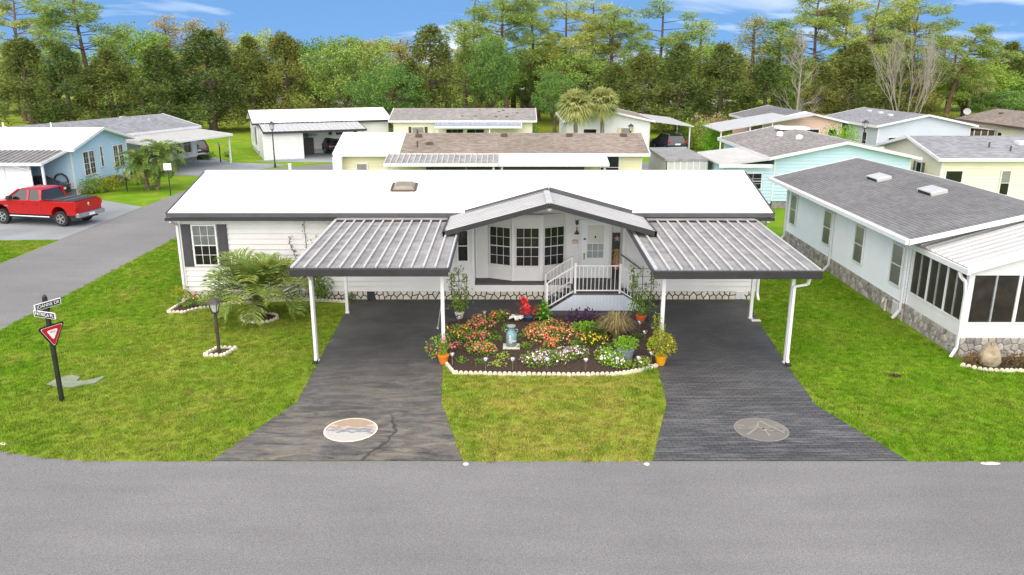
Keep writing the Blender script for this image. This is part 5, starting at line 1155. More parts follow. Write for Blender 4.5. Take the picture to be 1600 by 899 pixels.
def bed(name, poly, h=.05):
    cx_ = sum(p[0] for p in poly) / len(poly); cy_ = sum(p[1] for p in poly) / len(poly); n = len(poly); mb = MB()
    ring2 = [(cx_ + (x - cx_) * .93, cy_ + (y - cy_) * .93) for x, y in poly]
    mb.add([(x, y, .02) for x, y in poly] + [(x, y, h) for x, y in ring2], [tuple(range(n, 2 * n))] + [(i, (i + 1) % n, n + (i + 1) % n, n + i) for i in range(n)])
    o = mb.build(name, 'mulch'); struct(o)
    ch = MB(); r_ = random.Random(len(poly)); x0, x1 = min(p[0] for p in poly), max(p[0] for p in poly); y0, y1 = min(p[1] for p in poly), max(p[1] for p in poly); k = 0
    def inside(x, y):
        c_ = False
        for i in range(n):
            a, b = poly[i], poly[i - 1]
            if (a[1] > y) != (b[1] > y) and x < (b[0] - a[0]) * (y - a[1]) / (b[1] - a[1]) + a[0]: c_ = not c_
        return c_
    for i in range(int((x1 - x0) * (y1 - y0) * 140)):
        x, y = r_.uniform(x0, x1), r_.uniform(y0, y1)
        if not inside(x, y): continue
        a = r_.random() * 6.28; l = r_.uniform(.02, .06); ch.bar((x, y, h + r_.uniform(-.01, .01)), (x + l * math.cos(a), y + l * math.sin(a), h + r_.uniform(0, .025)), .02, .008)
    c_ = ch.build('mulch_chips', 'mulch_chip', o); c_['kind'] = 'stuff'
FB = [(p[0], p[1] + .07) for p in BED] + [(4.62, 24.6), (4.5, 25.9), (4.15, 26.33), (-.9, 26.5), (-2.2, 25.6), (-2.0, 22.5)]
bed('mulch_bed', FB, .07); bed('mulch_strip', LB + [(-6.0, 28.36), (-12.1, 28.36), G(287, 474)], .05); bed('mulch_corner', [G(1505, 568), G(1535, 576), G(1620, 578), (16.5, 22.3), (13.55, 22.3)], .04)
bed('mulch_ring', [(px_ + .56 * math.cos(a * .5236), py_ + .44 * math.sin(a * .5236)) for a in range(12)], .06)
bed('mulch_square', [(lx_ - .33, ly_ - .2), (lx_ + .2, ly_ - .2), (lx_ + .34, ly_ + .36), (lx_ - .15, ly_ + .36)], .04)
# solar path lights
sl_ = [(707, 575, 'leftmost solar path light along the front edging of the flower bed'), (759, 583, 'second solar path light from the left along the front edging'), (801, 583, 'third solar path light from the left along the front edging'), (855, 583, 'solar path light before the pink and white vinca mound'), (915, 584, 'fifth solar path light from the left along the front edging'), (964, 582, 'solar path light in front of the grey planter tub'), (997, 581, 'seventh solar path light from the left along the front edging'), (1017, 573, 'rightmost front solar path light beside the yellow pot'),
       (757, 507, 'solar path light at the back left of the bed by the dark pavement'), (717, 515, 'solar path light below the left trellis pot'), (999, 523, 'solar path light below the orange trellis pot'), (1007, 539, 'solar path light beside the right carport inner post')]
def solar(px, py, lb):
    x, y = G(px, py); t = thing('solar_path_light', lb, 'garden light', (x, y, .04), 0, 'solar path lights in the flower bed')
    MB().lathe([(.011, 0), (.011, .36)], 6).build('stake', 'steel', t); MB().lathe([(.03, .33), (.055, .37), (.055, .40)], 10).build('lens', 'lamp_glass', t, True)
    MB().lathe([(.085, .40), (.09, .41), (.05, .445), (.03, .45)], 12).build('cap', 'steel', t, True); MB().box(-.022, .022, -.022, .022, .449, .455).build('solar_cell', 'black_metal', t)
for a in sl_: solar(*a)
# milk can on its slab
x, y = G(799, 546); t = thing('milk_can', 'teal painted milk can with two handles in the flower bed', 'milk can', (x, y, .12))
MB().lathe([(.15, 0), (.165, .02), (.165, .36), (.15, .42), (.095, .5), (.09, .56), (.12, .60), (.13, .63)], 22).build('body', 'milk_can', t, True); MB().lathe([(.135, .63), (.135, .655), (.06, .675)], 20).build('lid', 'metal_galv', t, True)
for s_ in (-1, 1): MB().tube([(s_ * .14, 0, .43), (s_ * .2, 0, .47), (s_ * .19, 0, .53), (s_ * .1, 0, .53)], .014, 6).build('handle', 'milk_can', t)
bt = MB(); r_ = random.Random(8)
for i in range(9): bt.bar((r_.uniform(-.08, .1), -.17, .2 + r_.uniform(-.1, .1)), (r_.uniform(-.1, .14), -.19, .3 + r_.uniform(-.12, .1)), .05, .012)
bt.build('painted_bow', 'cloth_white', t)
tag(MB().box(x - .26, x + .26, y - .2, y + .2, .03, .12, .012).build('stepping_slab', 'cream_pot'), 'square stone slab under the teal milk can', 'slab')
x, y = G(915, 568); tag(MB().tube([(x, y, .03), (x, y, 1.15), (x + .05, y, 1.25), (x + .13, y, 1.2), (x + .12, y, 1.1)], .009, 6).build('garden_hook', 'black_metal'), 'thin black hooked stake in the middle of the flower bed', 'stake')
x, y = G(843, 489); tag(MB().box(x - .2, x + .14, y - .1, y + .1, .015, .3, .02).build('brown_box', 'brown_box'), 'small brown box at the foot of the porch steps', 'box')

# ================================================================ garden plants
def mound(name, label, px, py, rx, ry, h, leafm, fls, nl=500, ls=.075, cat='flowers', lumps=5, z0=.05, xy=None):
    x, y = xy or G(px, py); rx *= 1.22; ry *= 1.22; h *= 1.08; nl = int(nl * 1.35); r = random.Random(int(px * 31 + py)); t = thing(name, label, cat, (x, y, z0))
    lm = MB(); fm = [MB() for _ in fls]
    cs = [(0, 0, h * .45)] + [(rx * .62 * math.cos(a), ry * .62 * math.sin(a), h * r.uniform(.3, .5)) for a in [r.random() * 6.28 for _ in range(lumps)]]
    for c in cs:
        rad = (rx * .55, ry * .55, h * .5); puff(lm, r, c, rad, nl // len(cs), ls, ls * .6)
        for (mat, n, fr), fb in zip(fls, fm):
            for _ in range(max(1, n // len(cs))):
                u = rv(r).normalized(); u.z = abs(u.z) * .9 + .1; p = Vector(c) + Vector((u.x * rad[0], u.y * rad[1], u.z * rad[2])) * r.uniform(.92, 1.08); flower(fb, r, p, u + rv(r) * .4, fr * r.uniform(.7, 1.2))
    for i in range(6): a = r.random() * 6.28; lm.bar((0, 0, -.02), (rx * .5 * math.cos(a), ry * .5 * math.sin(a), h * .4), .012, .012)
    lm.build('foliage', leafm, t)
    for (mat, n, fr), fb in zip(fls, fm): fb.build('blossoms', mat, t)
    return t
mound('begonia', 'red and pink begonias at the back left of the flower bed', 748, 516, .42, .42, .38, 'leaf_bed', [('fl_pink', 90, .035), ('fl_coral', 70, .035)], 420)
mound('begonia', 'pink begonia clump in the middle of the left flower group', 745, 535, .32, .3, .34, 'leaf_bed', [('fl_pink', 70, .035), ('fl_coral', 40, .03)], 300)
mound('begonia', 'coral begonia clump nearest the milk can on its left', 750, 555, .36, .28, .34, 'leaf_bright', [('fl_pink', 60, .036), ('fl_coral', 60, .036)], 320)
mound('lantana', 'orange and yellow flowering plant beside the left carport post', 713, 533, .34, .34, .48, 'leaf_bed', [('fl_yellow', 35, .035), ('fl_coral', 40, .035)], 360)
mound('begonia', 'small coral flowering plant at the back edge of the bed', 781, 505, .28, .26, .40, 'leaf_bed', [('fl_coral', 50, .035), ('fl_yellow', 12, .03)], 260)
mound('begonia', 'dark pink flower tuft right of the left orange pot', 712, 552, .14, .14, .28, 'leaf_red', [('fl_pink', 22, .035)], 90, lumps=2)
mound('impatiens', 'large mound of coral and green impatiens in the bed centre', 862, 530, .66, .75, .36, 'leaf_bed', [('fl_coral', 330, .036), ('fl_white', 60, .026)], 1000, lumps=10)
mound('impatiens', 'coral impatiens tongue at the front of the big coral mound', 862, 545, .3, .25, .3, 'leaf_bed', [('fl_coral', 80, .036)], 200, lumps=3)
mound('vinca', 'pink and white vinca mound at the centre front of the bed', 850, 572, .5, .42, .32, 'leaf_bed', [('fl_white', 70, .032), ('fl_lilac', 60, .036)], 560, lumps=7)
mound('vinca', 'lilac vinca mound just right of the pink and white one', 892, 562, .38, .4, .32, 'leaf_bed', [('fl_white', 60, .032), ('fl_lilac', 75, .038)], 420, lumps=5)
mound('vinca', 'white vinca clump left of the grey planter tub', 948, 572, .36, .55, .34, 'leaf_bright', [('fl_white', 60, .03), ('fl_lilac', 20, .035)], 560, lumps=6)
mound('vinca', 'low white flowers between the tub and the yellow pot', 1005, 577, .22, .3, .26, 'leaf_bed', [('fl_white', 24, .03), ('fl_yellow', 14, .028)], 220, lumps=3)
mound('marigold', 'yellow flowering plant in front of the dry ornamental grass', 926, 541, .36, .3, .34, 'leaf_dark', [('fl_yellow', 85, .034)], 380, lumps=4)
mound('leafy_perennial', 'light green leafy clump behind the yellow flowers', 914, 522, .3, .26, .34, 'leaf_bright', [], 340, .1, 'plant', 3)
mound('leafy_perennial', 'bushy dark green clump beside the dry ornamental grass', 938, 528, .28, .3, .5, 'leaf_dark', [], 340, .1, 'plant', 3)
mound('purple_foliage', 'dark purple leaved plants at the back of the bed', 911, 505, .5, .14, .4, 'fl_purple', [], 170, .12, 'plant', 5)
for i, (px, py, s_, lb) in enumerate(((785, 563, .22, 'bright green seedling clump between the second and third path lights'), (778, 575, .2, 'small green seedlings just behind the front edging, left'), (723, 570, .14, 'tiny green seedling near the leftmost path light'), (748, 572, .14, 'tiny green seedling beside the second path light'), (776, 535, .16, 'sparse seedling left of the milk can'), (818, 530, .18, 'pale leafy weed right of the milk can'))):
    mound('seedling', lb, px, py, s_, s_ * .8, .14, 'leaf_lime' if i < 2 else 'leaf_bed', [], 60, .075, 'plant', 3)
for i, (px, py, s_, h_, m_, lb) in enumerate(((768, 528, .2, .2, 'leaf_dark', 'small dark green plant between the left flowers and the milk can'), (824, 548, .2, .16, 'leaf_bed', 'low green plant just right of the milk can slab'), (795, 520, .16, .22, 'leaf_bed', 'leafy green plant directly behind the milk can'), (900, 545, .2, .18, 'leaf_bed', 'low green plant right of the big coral mound'), (960, 548, .26, .26, 'leaf_bed', 'green leafy clump behind the grey planter tub'), (990, 535, .2, .25, 'leaf_dark', 'dark green clump behind and right of the planter tub'), (985, 578, .2, .18, 'leaf_bed', 'low green plant in front of the planter tub'))):
    mound('leafy_plant', lb, px, py, s_, s_ * .8, h_, m_, [], 110, .08, 'plant', 3)
# dry ornamental grass
def grass_clump(label, px, py, n, h, spread, mat, z0=.05, cat='ornamental grass'):
    x, y = G(px, py); r = random.Random(px); t = thing('ornamental_grass', label, cat, (x, y, z0)); mb = MB()
    for i in range(n):
        a = r.random() * 6.28; s_ = r.random() ** .7 * spread; hh = h * r.uniform(.55, 1.1); d = Vector((math.cos(a), math.sin(a), 0)); w_ = Vector((-d.y, d.x, 0)) * .007; b = d * r.random() * .1
        p = [b, b + d * s_ * .35 + Vector((0, 0, hh * .65)), b + d * s_ * .8 + Vector((0, 0, hh)), b + d * s_ * 1.25 + Vector((0, 0, hh * .8))]
        mb.add([q - w_ * k for q, k in zip(p, (1, 1, .8, .2))] + [q + w_ * k for q, k in zip(p, (1, 1, .8, .2))], [(0, 4, 5, 1), (1, 5, 6, 2), (2, 6, 7, 3)])
    mb.build('blades', mat, t); return t
grass_clump('dry tan ornamental grass arching at the back right of the bed', 962, 532, 520, .78, .62, 'leaf_dry')
# broad-leaved plant
def broad(name, label, x, y, z0, n, ln, wd, h, mat, cat='plant'):
    r = random.Random(int(x * 100)); t = thing(name, label, cat, (x, y, z0)); mb = MB()
    for i in range(n):
        a = i * 2.4; k = i / n; z = h * k; e = R(70 - 75 * (1 - k)); d = Vector((math.cos(a) * math.cos(e), math.sin(a) * math.cos(e), math.sin(e) * .6 + .1)); s_ = d.cross(Vector((0, 0, 1))).normalized() * wd / 2; b = Vector((0, 0, z)); L_ = ln * (1 - .45 * k)
        p0, p1, p2, p3 = b, b + d * L_ * .4 + Vector((0, 0, .03)), b + d * L_ * .8, b + d * L_ * 1.05 - Vector((0, 0, ln * .25))
        mb.add([p0, p1 - s_, p1 - Vector((0, 0, .015)), p1 + s_, p2 - s_ * .7, p2 - Vector((0, 0, .01)), p2 + s_ * .7, p3], [(0, 2, 1), (0, 3, 2), (1, 2, 5, 4), (2, 3, 6, 5), (4, 5, 7), (5, 6, 7)])
    mb.build('leaves', mat, t); MB().tube([(0, 0, -.03), (0, 0, h)], [.02, .012], 6).build('stalk', 'stem', t); return t
x, y = G(850, 503); broad('broad_leaf_plant', 'bright green broad-leaved plant at the foot of the porch steps', x, y, .05, 34, .40, .15, .62, 'leaf_bright')
# pots
def pot(t, prof, mat, soil=None):
    MB().lathe(prof, 24).build('pot', mat, t, True); r_, z_ = max(prof, key=lambda p: p[1]); MB().lathe([(r_ * .9, z_ - .05), (r_ * .85, z_ - .03), (.01, z_ - .025)], 18).build('soil', 'soil', t)
def potprof(r, h): return [(r * .62, 0), (r * .8, h * .3), (r * .95, h * .75), (r, h * .85), (r * 1.06, h * .86), (r * 1.06, h), (r * .95, h)]
def foliage_in(t, r, c, rad, n, ls, mat, fls=()):
    lm = MB(); puff(lm, r, c, rad, n, ls, ls * .55, shell=.2)
    for i in range(10): a = r.random() * 6.28; lm.tube([(0, 0, c[2] - rad[2] * 1.1), (rad[0] * .3 * math.cos(a), rad[1] * .3 * math.sin(a), c[2] - rad[2] * .3), (rad[0] * .7 * math.cos(a), rad[1] * .7 * math.sin(a), c[2] + rad[2] * r.uniform(-.2, .6))], [.012, .009, .005], 5)
    lm.build('foliage', mat, t)
    for mat2, k, fr in fls:
        fb = MB()
        for _ in range(k): u = rv(r).normalized(); flower(fb, r, Vector(c) + Vector((u.x * rad[0], u.y * rad[1], u.z * rad[2])), u, fr)
        fb.build('blossoms', mat2, t)
r6 = random.Random(66)
x, y = G(693, 569); t = thing('potted_geranium', 'orange glazed pot with leggy red geranium at the left bed corner', 'potted plant', (x, y, .02)); pot(t, potprof(.165, .27), 'orange_glaze')
foliage_in(t, r6, (-.22, .05, .5), (.3, .22, .32), 150, .085, 'leaf_bright', [('fl_red', 10, .05)]); foliage_in(t, r6, (.0, .1, .62), (.2, .18, .28), 90, .08, 'leaf_bed', [('fl_pink', 8, .05)])
x, y = G(1032, 571); t = thing('potted_croton', 'yellow glazed pot with bushy yellow-green plant at the right bed corner', 'potted plant', (x, y, .02)); pot(t, potprof(.17, .29), 'yellow_glaze')
foliage_in(t, r6, (.02, 0, .62), (.42, .36, .34), 560, .085, 'leaf_yellow', [('fl_yellow', 20, .03)]); foliage_in(t, r6, (-.12, .2, 1.15), (.13, .12, .38), 110, .085, 'leaf_yellow'); foliage_in(t, r6, (-.28, .05, .6), (.14, .12, .2), 60, .08, 'leaf_bright', [('fl_coral', 5, .06)])
x, y = G(977, 564); t = thing('planter_tub', 'grey galvanised tub with bright green feathery plant', 'planter', (x, y, .05)); MB().lathe([(.2, 0), (.25, .30), (.265, .31), (.265, .33), (.23, .33)], 24).build('pot', 'tub_grey', t, True); MB().lathe([(.23, .27), (.02, .29)], 18).build('soil', 'soil', t)
foliage_in(t, r6, (0, 0, .5), (.36, .3, .22), 620, .06, 'leaf_bright')
x, y = G(826, 505); t = thing('poinsettia', 'bright red poinsettia-like plant in a dark blue pot', 'potted plant', (x, y, .03)); pot(t, potprof(.14, .2), 'blue_glaze')
fb = MB()
for i in range(90): c = Vector((r6.gauss(-.06, .09), r6.gauss(0, .09), r6.uniform(.28, .85))); c.x -= (c.z - .4) * .35; leaf(fb, c, rv(r6) + Vector((0, 0, .25)), rv(r6), .15, .075)
fb.build('bracts', 'fl_red', t); MB().tube([(0, 0, .15), (-.05, 0, .45), (-.16, 0, .75)], [.014, .01, .007], 6).build('stem', 'stem', t)
x, y = G(808, 504); t = thing('wrapped_pot', 'tan pot loosely wrapped in white cloth beside the red plant', 'pot', (x, y, .03)); pot(t, potprof(.12, .2), 'straw')
cl = MB(); n = 14
for k in range(n):
    a, b = 6.283 * k / n, 6.283 * (k + 1) / n; f0, f1 = .17 + .06 * (k % 3), .17 + .06 * ((k + 1) % 3); z0_, z1_ = .12 + .07 * (k % 2), .12 + .07 * ((k + 1) % 2)
    cl.quad((.1 * math.cos(a), .1 * math.sin(a), .24), (.1 * math.cos(b), .1 * math.sin(b), .24), (f1 * math.cos(b) * 1.1, f1 * math.sin(b), z1_), (f0 * math.cos(a) * 1.1, f0 * math.sin(a), z0_))
cl.build('cloth_wrap', 'cloth_white', t)
def trellis(label, px, py, hgt, potr, poth, mat, wdt, dens, z0=.02):
    x, y = G(px, py); r = random.Random(px); t = thing('trellis_plant', label, 'potted plant', (x, y, z0)); pot(t, potprof(potr, poth), mat)
    for s_ in (-1, 0, 1): MB().tube([(s_ * wdt * .25, .02, poth * .8), (s_ * wdt * .5, .02, poth + .4), (s_ * wdt * .5, .02, hgt - (.15 if s_ else 0))], .012, 6).build('trellis_upright', 'brown_metal', t)
    nr = int((hgt - poth) / .28)
    for i in range(1, nr + 1): z = poth + i * .27; MB().tube([(-wdt * .55, .02, z), (wdt * .55, .02, z)], .009, 5).build('trellis_rung', 'brown_metal', t)
    st = MB(); lm = MB()
    for v in range(5):
        p = Vector((r.uniform(-.05, .05), 0, poth)); pts = [p]
        while p.z < hgt * r.uniform(.85, 1.0):
            p = p + Vector((r.gauss(0, .07) + (v - 2) * wdt * .04, r.gauss(0, .035), .12)); p.x = max(-wdt * .62, min(wdt * .62, p.x)); pts.append(p)
        st.tube(pts, [.013 - .008 * i / len(pts) for i in range(len(pts))], 5)
        for q in pts:
            for _ in range(dens): leaf(lm, q + rv(r) * .10, rv(r) + Vector((0, 0, -.2)), rv(r), .085 * r.uniform(.7, 1.3), .05)
    st.build('vine_stem', 'stem', t)
    for _ in range(dens * 22): leaf(lm, Vector((r.gauss(0, wdt * .4), r.gauss(0, .1), poth + .1 + abs(r.gauss(0, .35)))), rv(r), rv(r), .09, .055)
    lm.build('leaves', 'leaf_bed', t); return t
trellis('cream pot with climbing vine on a trellis beside the left carport post', 718, 498, 1.72, .16, .22, 'cream_pot', .5, 7)
trellis('orange terracotta pot with climbing vine on a tall trellis right of the steps', 1001, 504, 1.95, .18, .25, 'terracotta', .6, 9)
# ---- house bed on the left
def shrub(name, label, x, y, rx, ry, h, n, ls, mat, z0=.03, cat='shrub', fls=(), lumps=7):
    r = random.Random(int(abs(x) * 77 + y * 13)); t = thing(name, label, cat, (x, y, z0)); lm = MB(); fm = [MB() for _ in fls]
    cs = [(0, 0, h * .5)] + [(rx * .6 * math.cos(a), ry * .6 * math.sin(a), h * r.uniform(.3, .68)) for a in [r.random() * 6.28 for _ in range(lumps)]]
    for c in cs:
        rad = (rx * .52, ry * .52, h * .36); puff(lm, r, c, rad, n // len(cs), ls, ls * .55)
        for (m_, k, fr), fb in zip(fls, fm):
            for _ in range(max(1, k // len(cs))): u = rv(r).normalized(); flower(fb, r, Vector(c) + Vector((u.x * rad[0], u.y * rad[1], abs(u.z) * rad[2])) * 1.05, u, fr)
    lm.build('foliage', mat, t); st = MB()
    for i in range(7): c = cs[i % len(cs)]; st.tube([(r.uniform(-.05, .05), 0, -.03), (c[0] * .5, c[1] * .5, c[2] * .5), c], [.025, .018, .008], 6)
    st.build('stems', 'bark', t)
    for (m_, k, fr), fb in zip(fls, fm): fb.build('blossoms', m_, t)
    return t
x, y = G(283, 470); shrub('corner_shrub', 'yellow-green shrub at the left corner of the white house', x, y, .3, .3, .55, 240, .09, 'leaf_yellow')
x, y = G(310, 480); shrub('flowering_shrub', 'low flowering shrub under the shuttered window', x, y, .75, .45, .55, 620, .08, 'leaf_bed', fls=[('fl_coral', 26, .04), ('fl_yellow', 16, .03)])
x, y = G(352, 473); shrub('low_shrub', 'low dark shrub left of the spiky palm by the wall', x, y, .5, .3, .42, 320, .08, 'leaf_dark')
x, y = G(508, 470); shrub('hibiscus_bush', 'round green bush beside the left carport back post', x, y, .62, .45, 1.25, 900, .1, 'leaf_bed', fls=[('fl_white', 14, .04)])
x, y = G(548, 473); shrub('small_plant', 'small leafy plant at the back left carport corner', x, y, .2, .2, .35, 120, .08, 'leaf_dark')
# thin flowering tree rising past the eave
x, y = G(486, 469); t = thing('slender_hibiscus', 'slender sparse tree with one pink flower rising past the eave', 'tree', (x, y, .03)); r = random.Random(12); st = MB(); lm = MB()
H_ = V(488, 330, y)[1]
for k in range(7):
    p = Vector((r.uniform(-.1, .1), r.uniform(-.1, .1), 0)); pts = [p.copy()]; top = H_ * (1 if k == 0 else r.uniform(.55, .9)); sx_ = r.uniform(-.09, .09) if k else .0
    while p.z < top: p = p + Vector((sx_ + r.gauss(0, .03), r.gauss(0, .03), .2)); pts.append(p.copy())
    st.tube(pts, [.028 * (1 - .8 * i / len(pts)) for i in range(len(pts))], 6)
    for q in pts[4:]:
        for _ in range(5): leaf(lm, q + rv(r) * .1, rv(r), rv(r), .09, .05)
st.build('trunk', 'bark', t); lm.build('foliage', 'leaf_dark', t); fb = MB(); flower(fb, r, Vector((.02, -.05, H_ - .2)), Vector((0, -1, .3)), .1); flower(fb, r, Vector((.06, -.07, H_ - .24)), Vector((.3, -1, 0)), .08); fb.build('blossom', 'fl_coral', t)
# neighbour's corner: boulder and dry shrubs
x, y = G(1547, 573); bo = MB(); r = random.Random(3); prof = []
bo.lathe([(.24, 0), (.30, .15), (.29, .32), (.24, .5), (.16, .62), (.06, .68)], 12, (0, 0, 0)); bo.v = [(a * r.uniform(.85, 1.15), b * r.uniform(.8, 1.1), c * r.uniform(.93, 1.07)) for a, b, c in bo.v]
tag(bo.build('boulder', 'boulder', None, False, (x, y + .1, .02)), 'tan upright boulder by the sunroom stone base', 'boulder')
x, y = G(1517, 570); shrub('dry_shrub', 'low reddish dry shrub left of the boulder', x, y, .42, .28, .36, 380, .07, 'leaf_red', cat='shrub')
x, y = G(1585, 572); shrub('dry_shrub', 'low reddish dry shrub right of the boulder', x, y, .55, .3, .36, 460, .07, 'leaf_red', cat='shrub')

# ================================================================ palms
def frond(mb, r, base, az, el, ln, nl, ll, droop, wd=.022):
    d = Vector((math.cos(az), math.sin(az), 0)); pts = []; p = Vector(base); e = el; n = 12
    for i in range(n + 1):
        pts.append(p.copy()); p = p + (d * math.cos(e) + Vector((0, 0, math.sin(e)))) * (ln / n); e -= droop / n * (.5 + i / n)
    mb.tube(pts, [.022 * (1 - .8 * i / n) for i in range(n + 1)], 5, False)
    for k in range(nl):
        f = .18 + .82 * k / nl; i = min(n - 1, int(f * n)); q = pts[i].lerp(pts[i + 1], f * n - i); tg = (pts[i + 1] - pts[i]).normalized(); side = tg.cross(Vector((0, 0, 1)))
        side = side.normalized() if side.length > .01 else Vector((-d.y, d.x, 0)); up = side.cross(tg)
        L_ = ll * (.55 + .75 * math.sin(math.pi * (f * .85 + .1)))
        for s_ in (-1, 1):
            dr = (tg * .55 + side * s_ * .75 + up * .42 + rv(r) * .13).normalized(); w_ = dr.cross(up); w_ = w_.normalized() * wd / 2 if w_.length > .01 else side * wd / 2
            a, b = q + dr * L_ * .6, q + dr * L_ + Vector((0, 0, -L_ * .16)); mb.add([q - w_ * .6, q + w_ * .6, a + w_, a - w_, b], [(0, 1, 2, 3), (3, 2, 4)])
def feather_palm(label, x, y, th, nf, ln, nl, ll, mat, trunk_r, bark='palm_bark', droop=1.9, emin=5, name='feather_palm', z0=.02, wd=.022, lean=(0, 0)):
    r = random.Random(int(abs(x) * 91 + nf)); t = thing(name, label, 'palm', (x, y, z0)); top = Vector((lean[0], lean[1], th))
    mb = MB(); mb.tube([(0, 0, -.05), (lean[0] * .3, lean[1] * .3, th * .4), top], [trunk_r * 1.25, trunk_r, trunk_r * .9], 12)
    for i in range(int(60 * th)):
        f = r.random(); a = r.random() * 6.28; b = Vector((lean[0] * f, lean[1] * f, th * f)); rr = trunk_r * .95; o = Vector((math.cos(a), math.sin(a), 0)); mb.bar(b + o * rr, b + o * (rr + .10) + Vector((0, 0, .13)), .06, .025)
    mb.build('trunk', bark, t)
    for i in range(nf):
        k = i / nf; fm = MB(); frond(fm, r, top + Vector((0, 0, -.05 + .1 * k)), i * 2.399 + r.uniform(-.2, .2), R(emin + (80 - emin) * k ** .85 + r.uniform(-8, 8)), ln * r.uniform(.85, 1.1), nl, ll, droop * r.uniform(.85, 1.15), wd); fm.build('frond', mat, t)
    return t
x, y = G(406, 497); feather_palm('spiky grey-green palm with arching fronds on the left lawn', x, y, .9, 40, 1.85, 30, .6, 'palm_leaf', .17, droop=1.9, emin=18, name='pindo_palm', wd=.04)
for (px, py, th, lb, ln_) in ((232, 297, 1.7, 'left of the two small feather palms by the blue home', (-.3, 0)), (246, 296, 2.2, 'right of the two small feather palms by the blue home', (.5, .1))):
    x, y = G(px, py); feather_palm(lb, x, y, th, 34, 1.9, 24, .36, 'palm_green', .09, 'sabal_bark', 2.3, -12, 'date_palm', wd=.05, lean=ln_)
def sabal(label, x, y, th, nf, rad, name='fan_palm', s=1.):
    r = random.Random(int(x * 37 + th * 10)); t = thing(name, label, 'palm', (x, y, 0)); mb = MB(); mb.tube([(0, 0, -.05), (.08, 0, th * .5), (0, 0, th)], [.24 * s, .19 * s, .2 * s], 12); mb.build('trunk', 'sabal_bark', t)
    for i in range(nf):
        fm = MB(); az = i * 2.399; el = R(-48 + 128 * (i / nf) + r.uniform(-8, 8)); d = Vector((math.cos(az) * math.cos(el), math.sin(az) * math.cos(el), math.sin(el))); b = Vector((0, 0, th)); tip = b + d * rad * .45
        fm.tube([b, b.lerp(tip, .5) + Vector((0, 0, .05)), tip], [.025, .02, .015], 5, False); side = d.cross(Vector((0, 0, 1))); side = side.normalized() if side.length > .05 else Vector((1, 0, 0)); up = side.cross(d)
        for k in range(26):
            a = R(-105 + 210 * k / 25); dr = (d * math.cos(a) + side * math.sin(a) + up * .2 * r.uniform(-1, 1)).normalized(); L_ = rad * (.62 - .12 * abs(a) / 1.8) * r.uniform(.85, 1.1); w_ = dr.cross(up).normalized() * .06
            fm.add([tip, tip + dr * L_ * .5 + w_, tip + dr * L_ + Vector((0, 0, -L_ * .35)), tip + dr * L_ * .5 - w_], [(0, 1, 2, 3)])
        fm.build('fan_leaf', 'sabal_leaf', t)
    return t
for (px, top, Y, lb, rad) in ((899, 166, 73, 'left and fuller of the two fan palms behind the brown roof', 1.85), (941, 161, 75.5, 'right of the two fan palms behind the brown roof', 1.75)):
    xx, zz = V(px, top, Y); sabal(lb, xx, Y, zz, 58, rad * 1.05)
for (px, top, Y, lb) in ((1518, 131, 112, 'left of two distant fan palms under the leaning pine at right'), (1538, 133, 114, 'right of two distant fan palms under the leaning pine')):
    xx, zz = V(px, top, Y); sabal(lb, xx, Y, zz, 26, 1.7)
# hedges and shrubs around the other homes
def sh(px, py, rx, ry, h, mat, lb, n=700, ls=.14, name='shrub', cat='shrub', fls=()): x, y = G(px, py); shrub(name, lb, x, y, rx, ry, h, n, ls, mat, cat=cat, fls=fls, lumps=9)
sh(146, 303, .95, .8, 1.25, 'leaf_bed', 'clipped green shrub at the corner of the blue home'); sh(168, 300, .85, .8, 1.15, 'leaf_yellow', 'yellow variegated shrub along the blue home wall')
sh(186, 291, .9, .7, .9, 'leaf_red', 'reddish brown shrub behind the yellow one at the blue home', 500); sh(214, 288, .7, .6, .8, 'leaf_yellow', 'small yellow shrub below the feather palms', 400)
sh(357, 246, .5, .5, .5, 'leaf_bed', 'low shrub at the left side of the white open carport home', 200); sh(325, 250, .9, .6, .8, 'leaf_dark', 'dark low shrub under the carport post of the grey roofed home', 300)
for px, Y, top, rx, mat, lb in ((826, 79, 190, 1.2, 'f_bright', 'light green shrub beside the yellow home garage'), (612, 85, 201, 1.0, 'f_oak', 'dark round shrub at the left of the yellow home'), (1110, 82, 176, 1.9, 'leaf_dry', 'tan-topped tall shrub left of the pink home'), (1085, 80, 188, 1.6, 'f_bright', 'bright green shrub right of the white gable home carport'), (1122, 77, 200, 1.3, 'leaf_bright', 'leafy green shrub in front of the tan-topped shrub'), (1314, 70, 195, 1.5, 'leaf_bright', 'bright green bushy tree between the pink and grey-blue homes'), (1075, 84, 195, .9, 'f_oak', 'narrow dark shrub behind the white gable home')):
    xx, zz = V(px, top, Y); shrub('tall_shrub', lb, xx, Y, rx, rx, max(zz, 1.2), 1500, .2, mat, lumps=14)

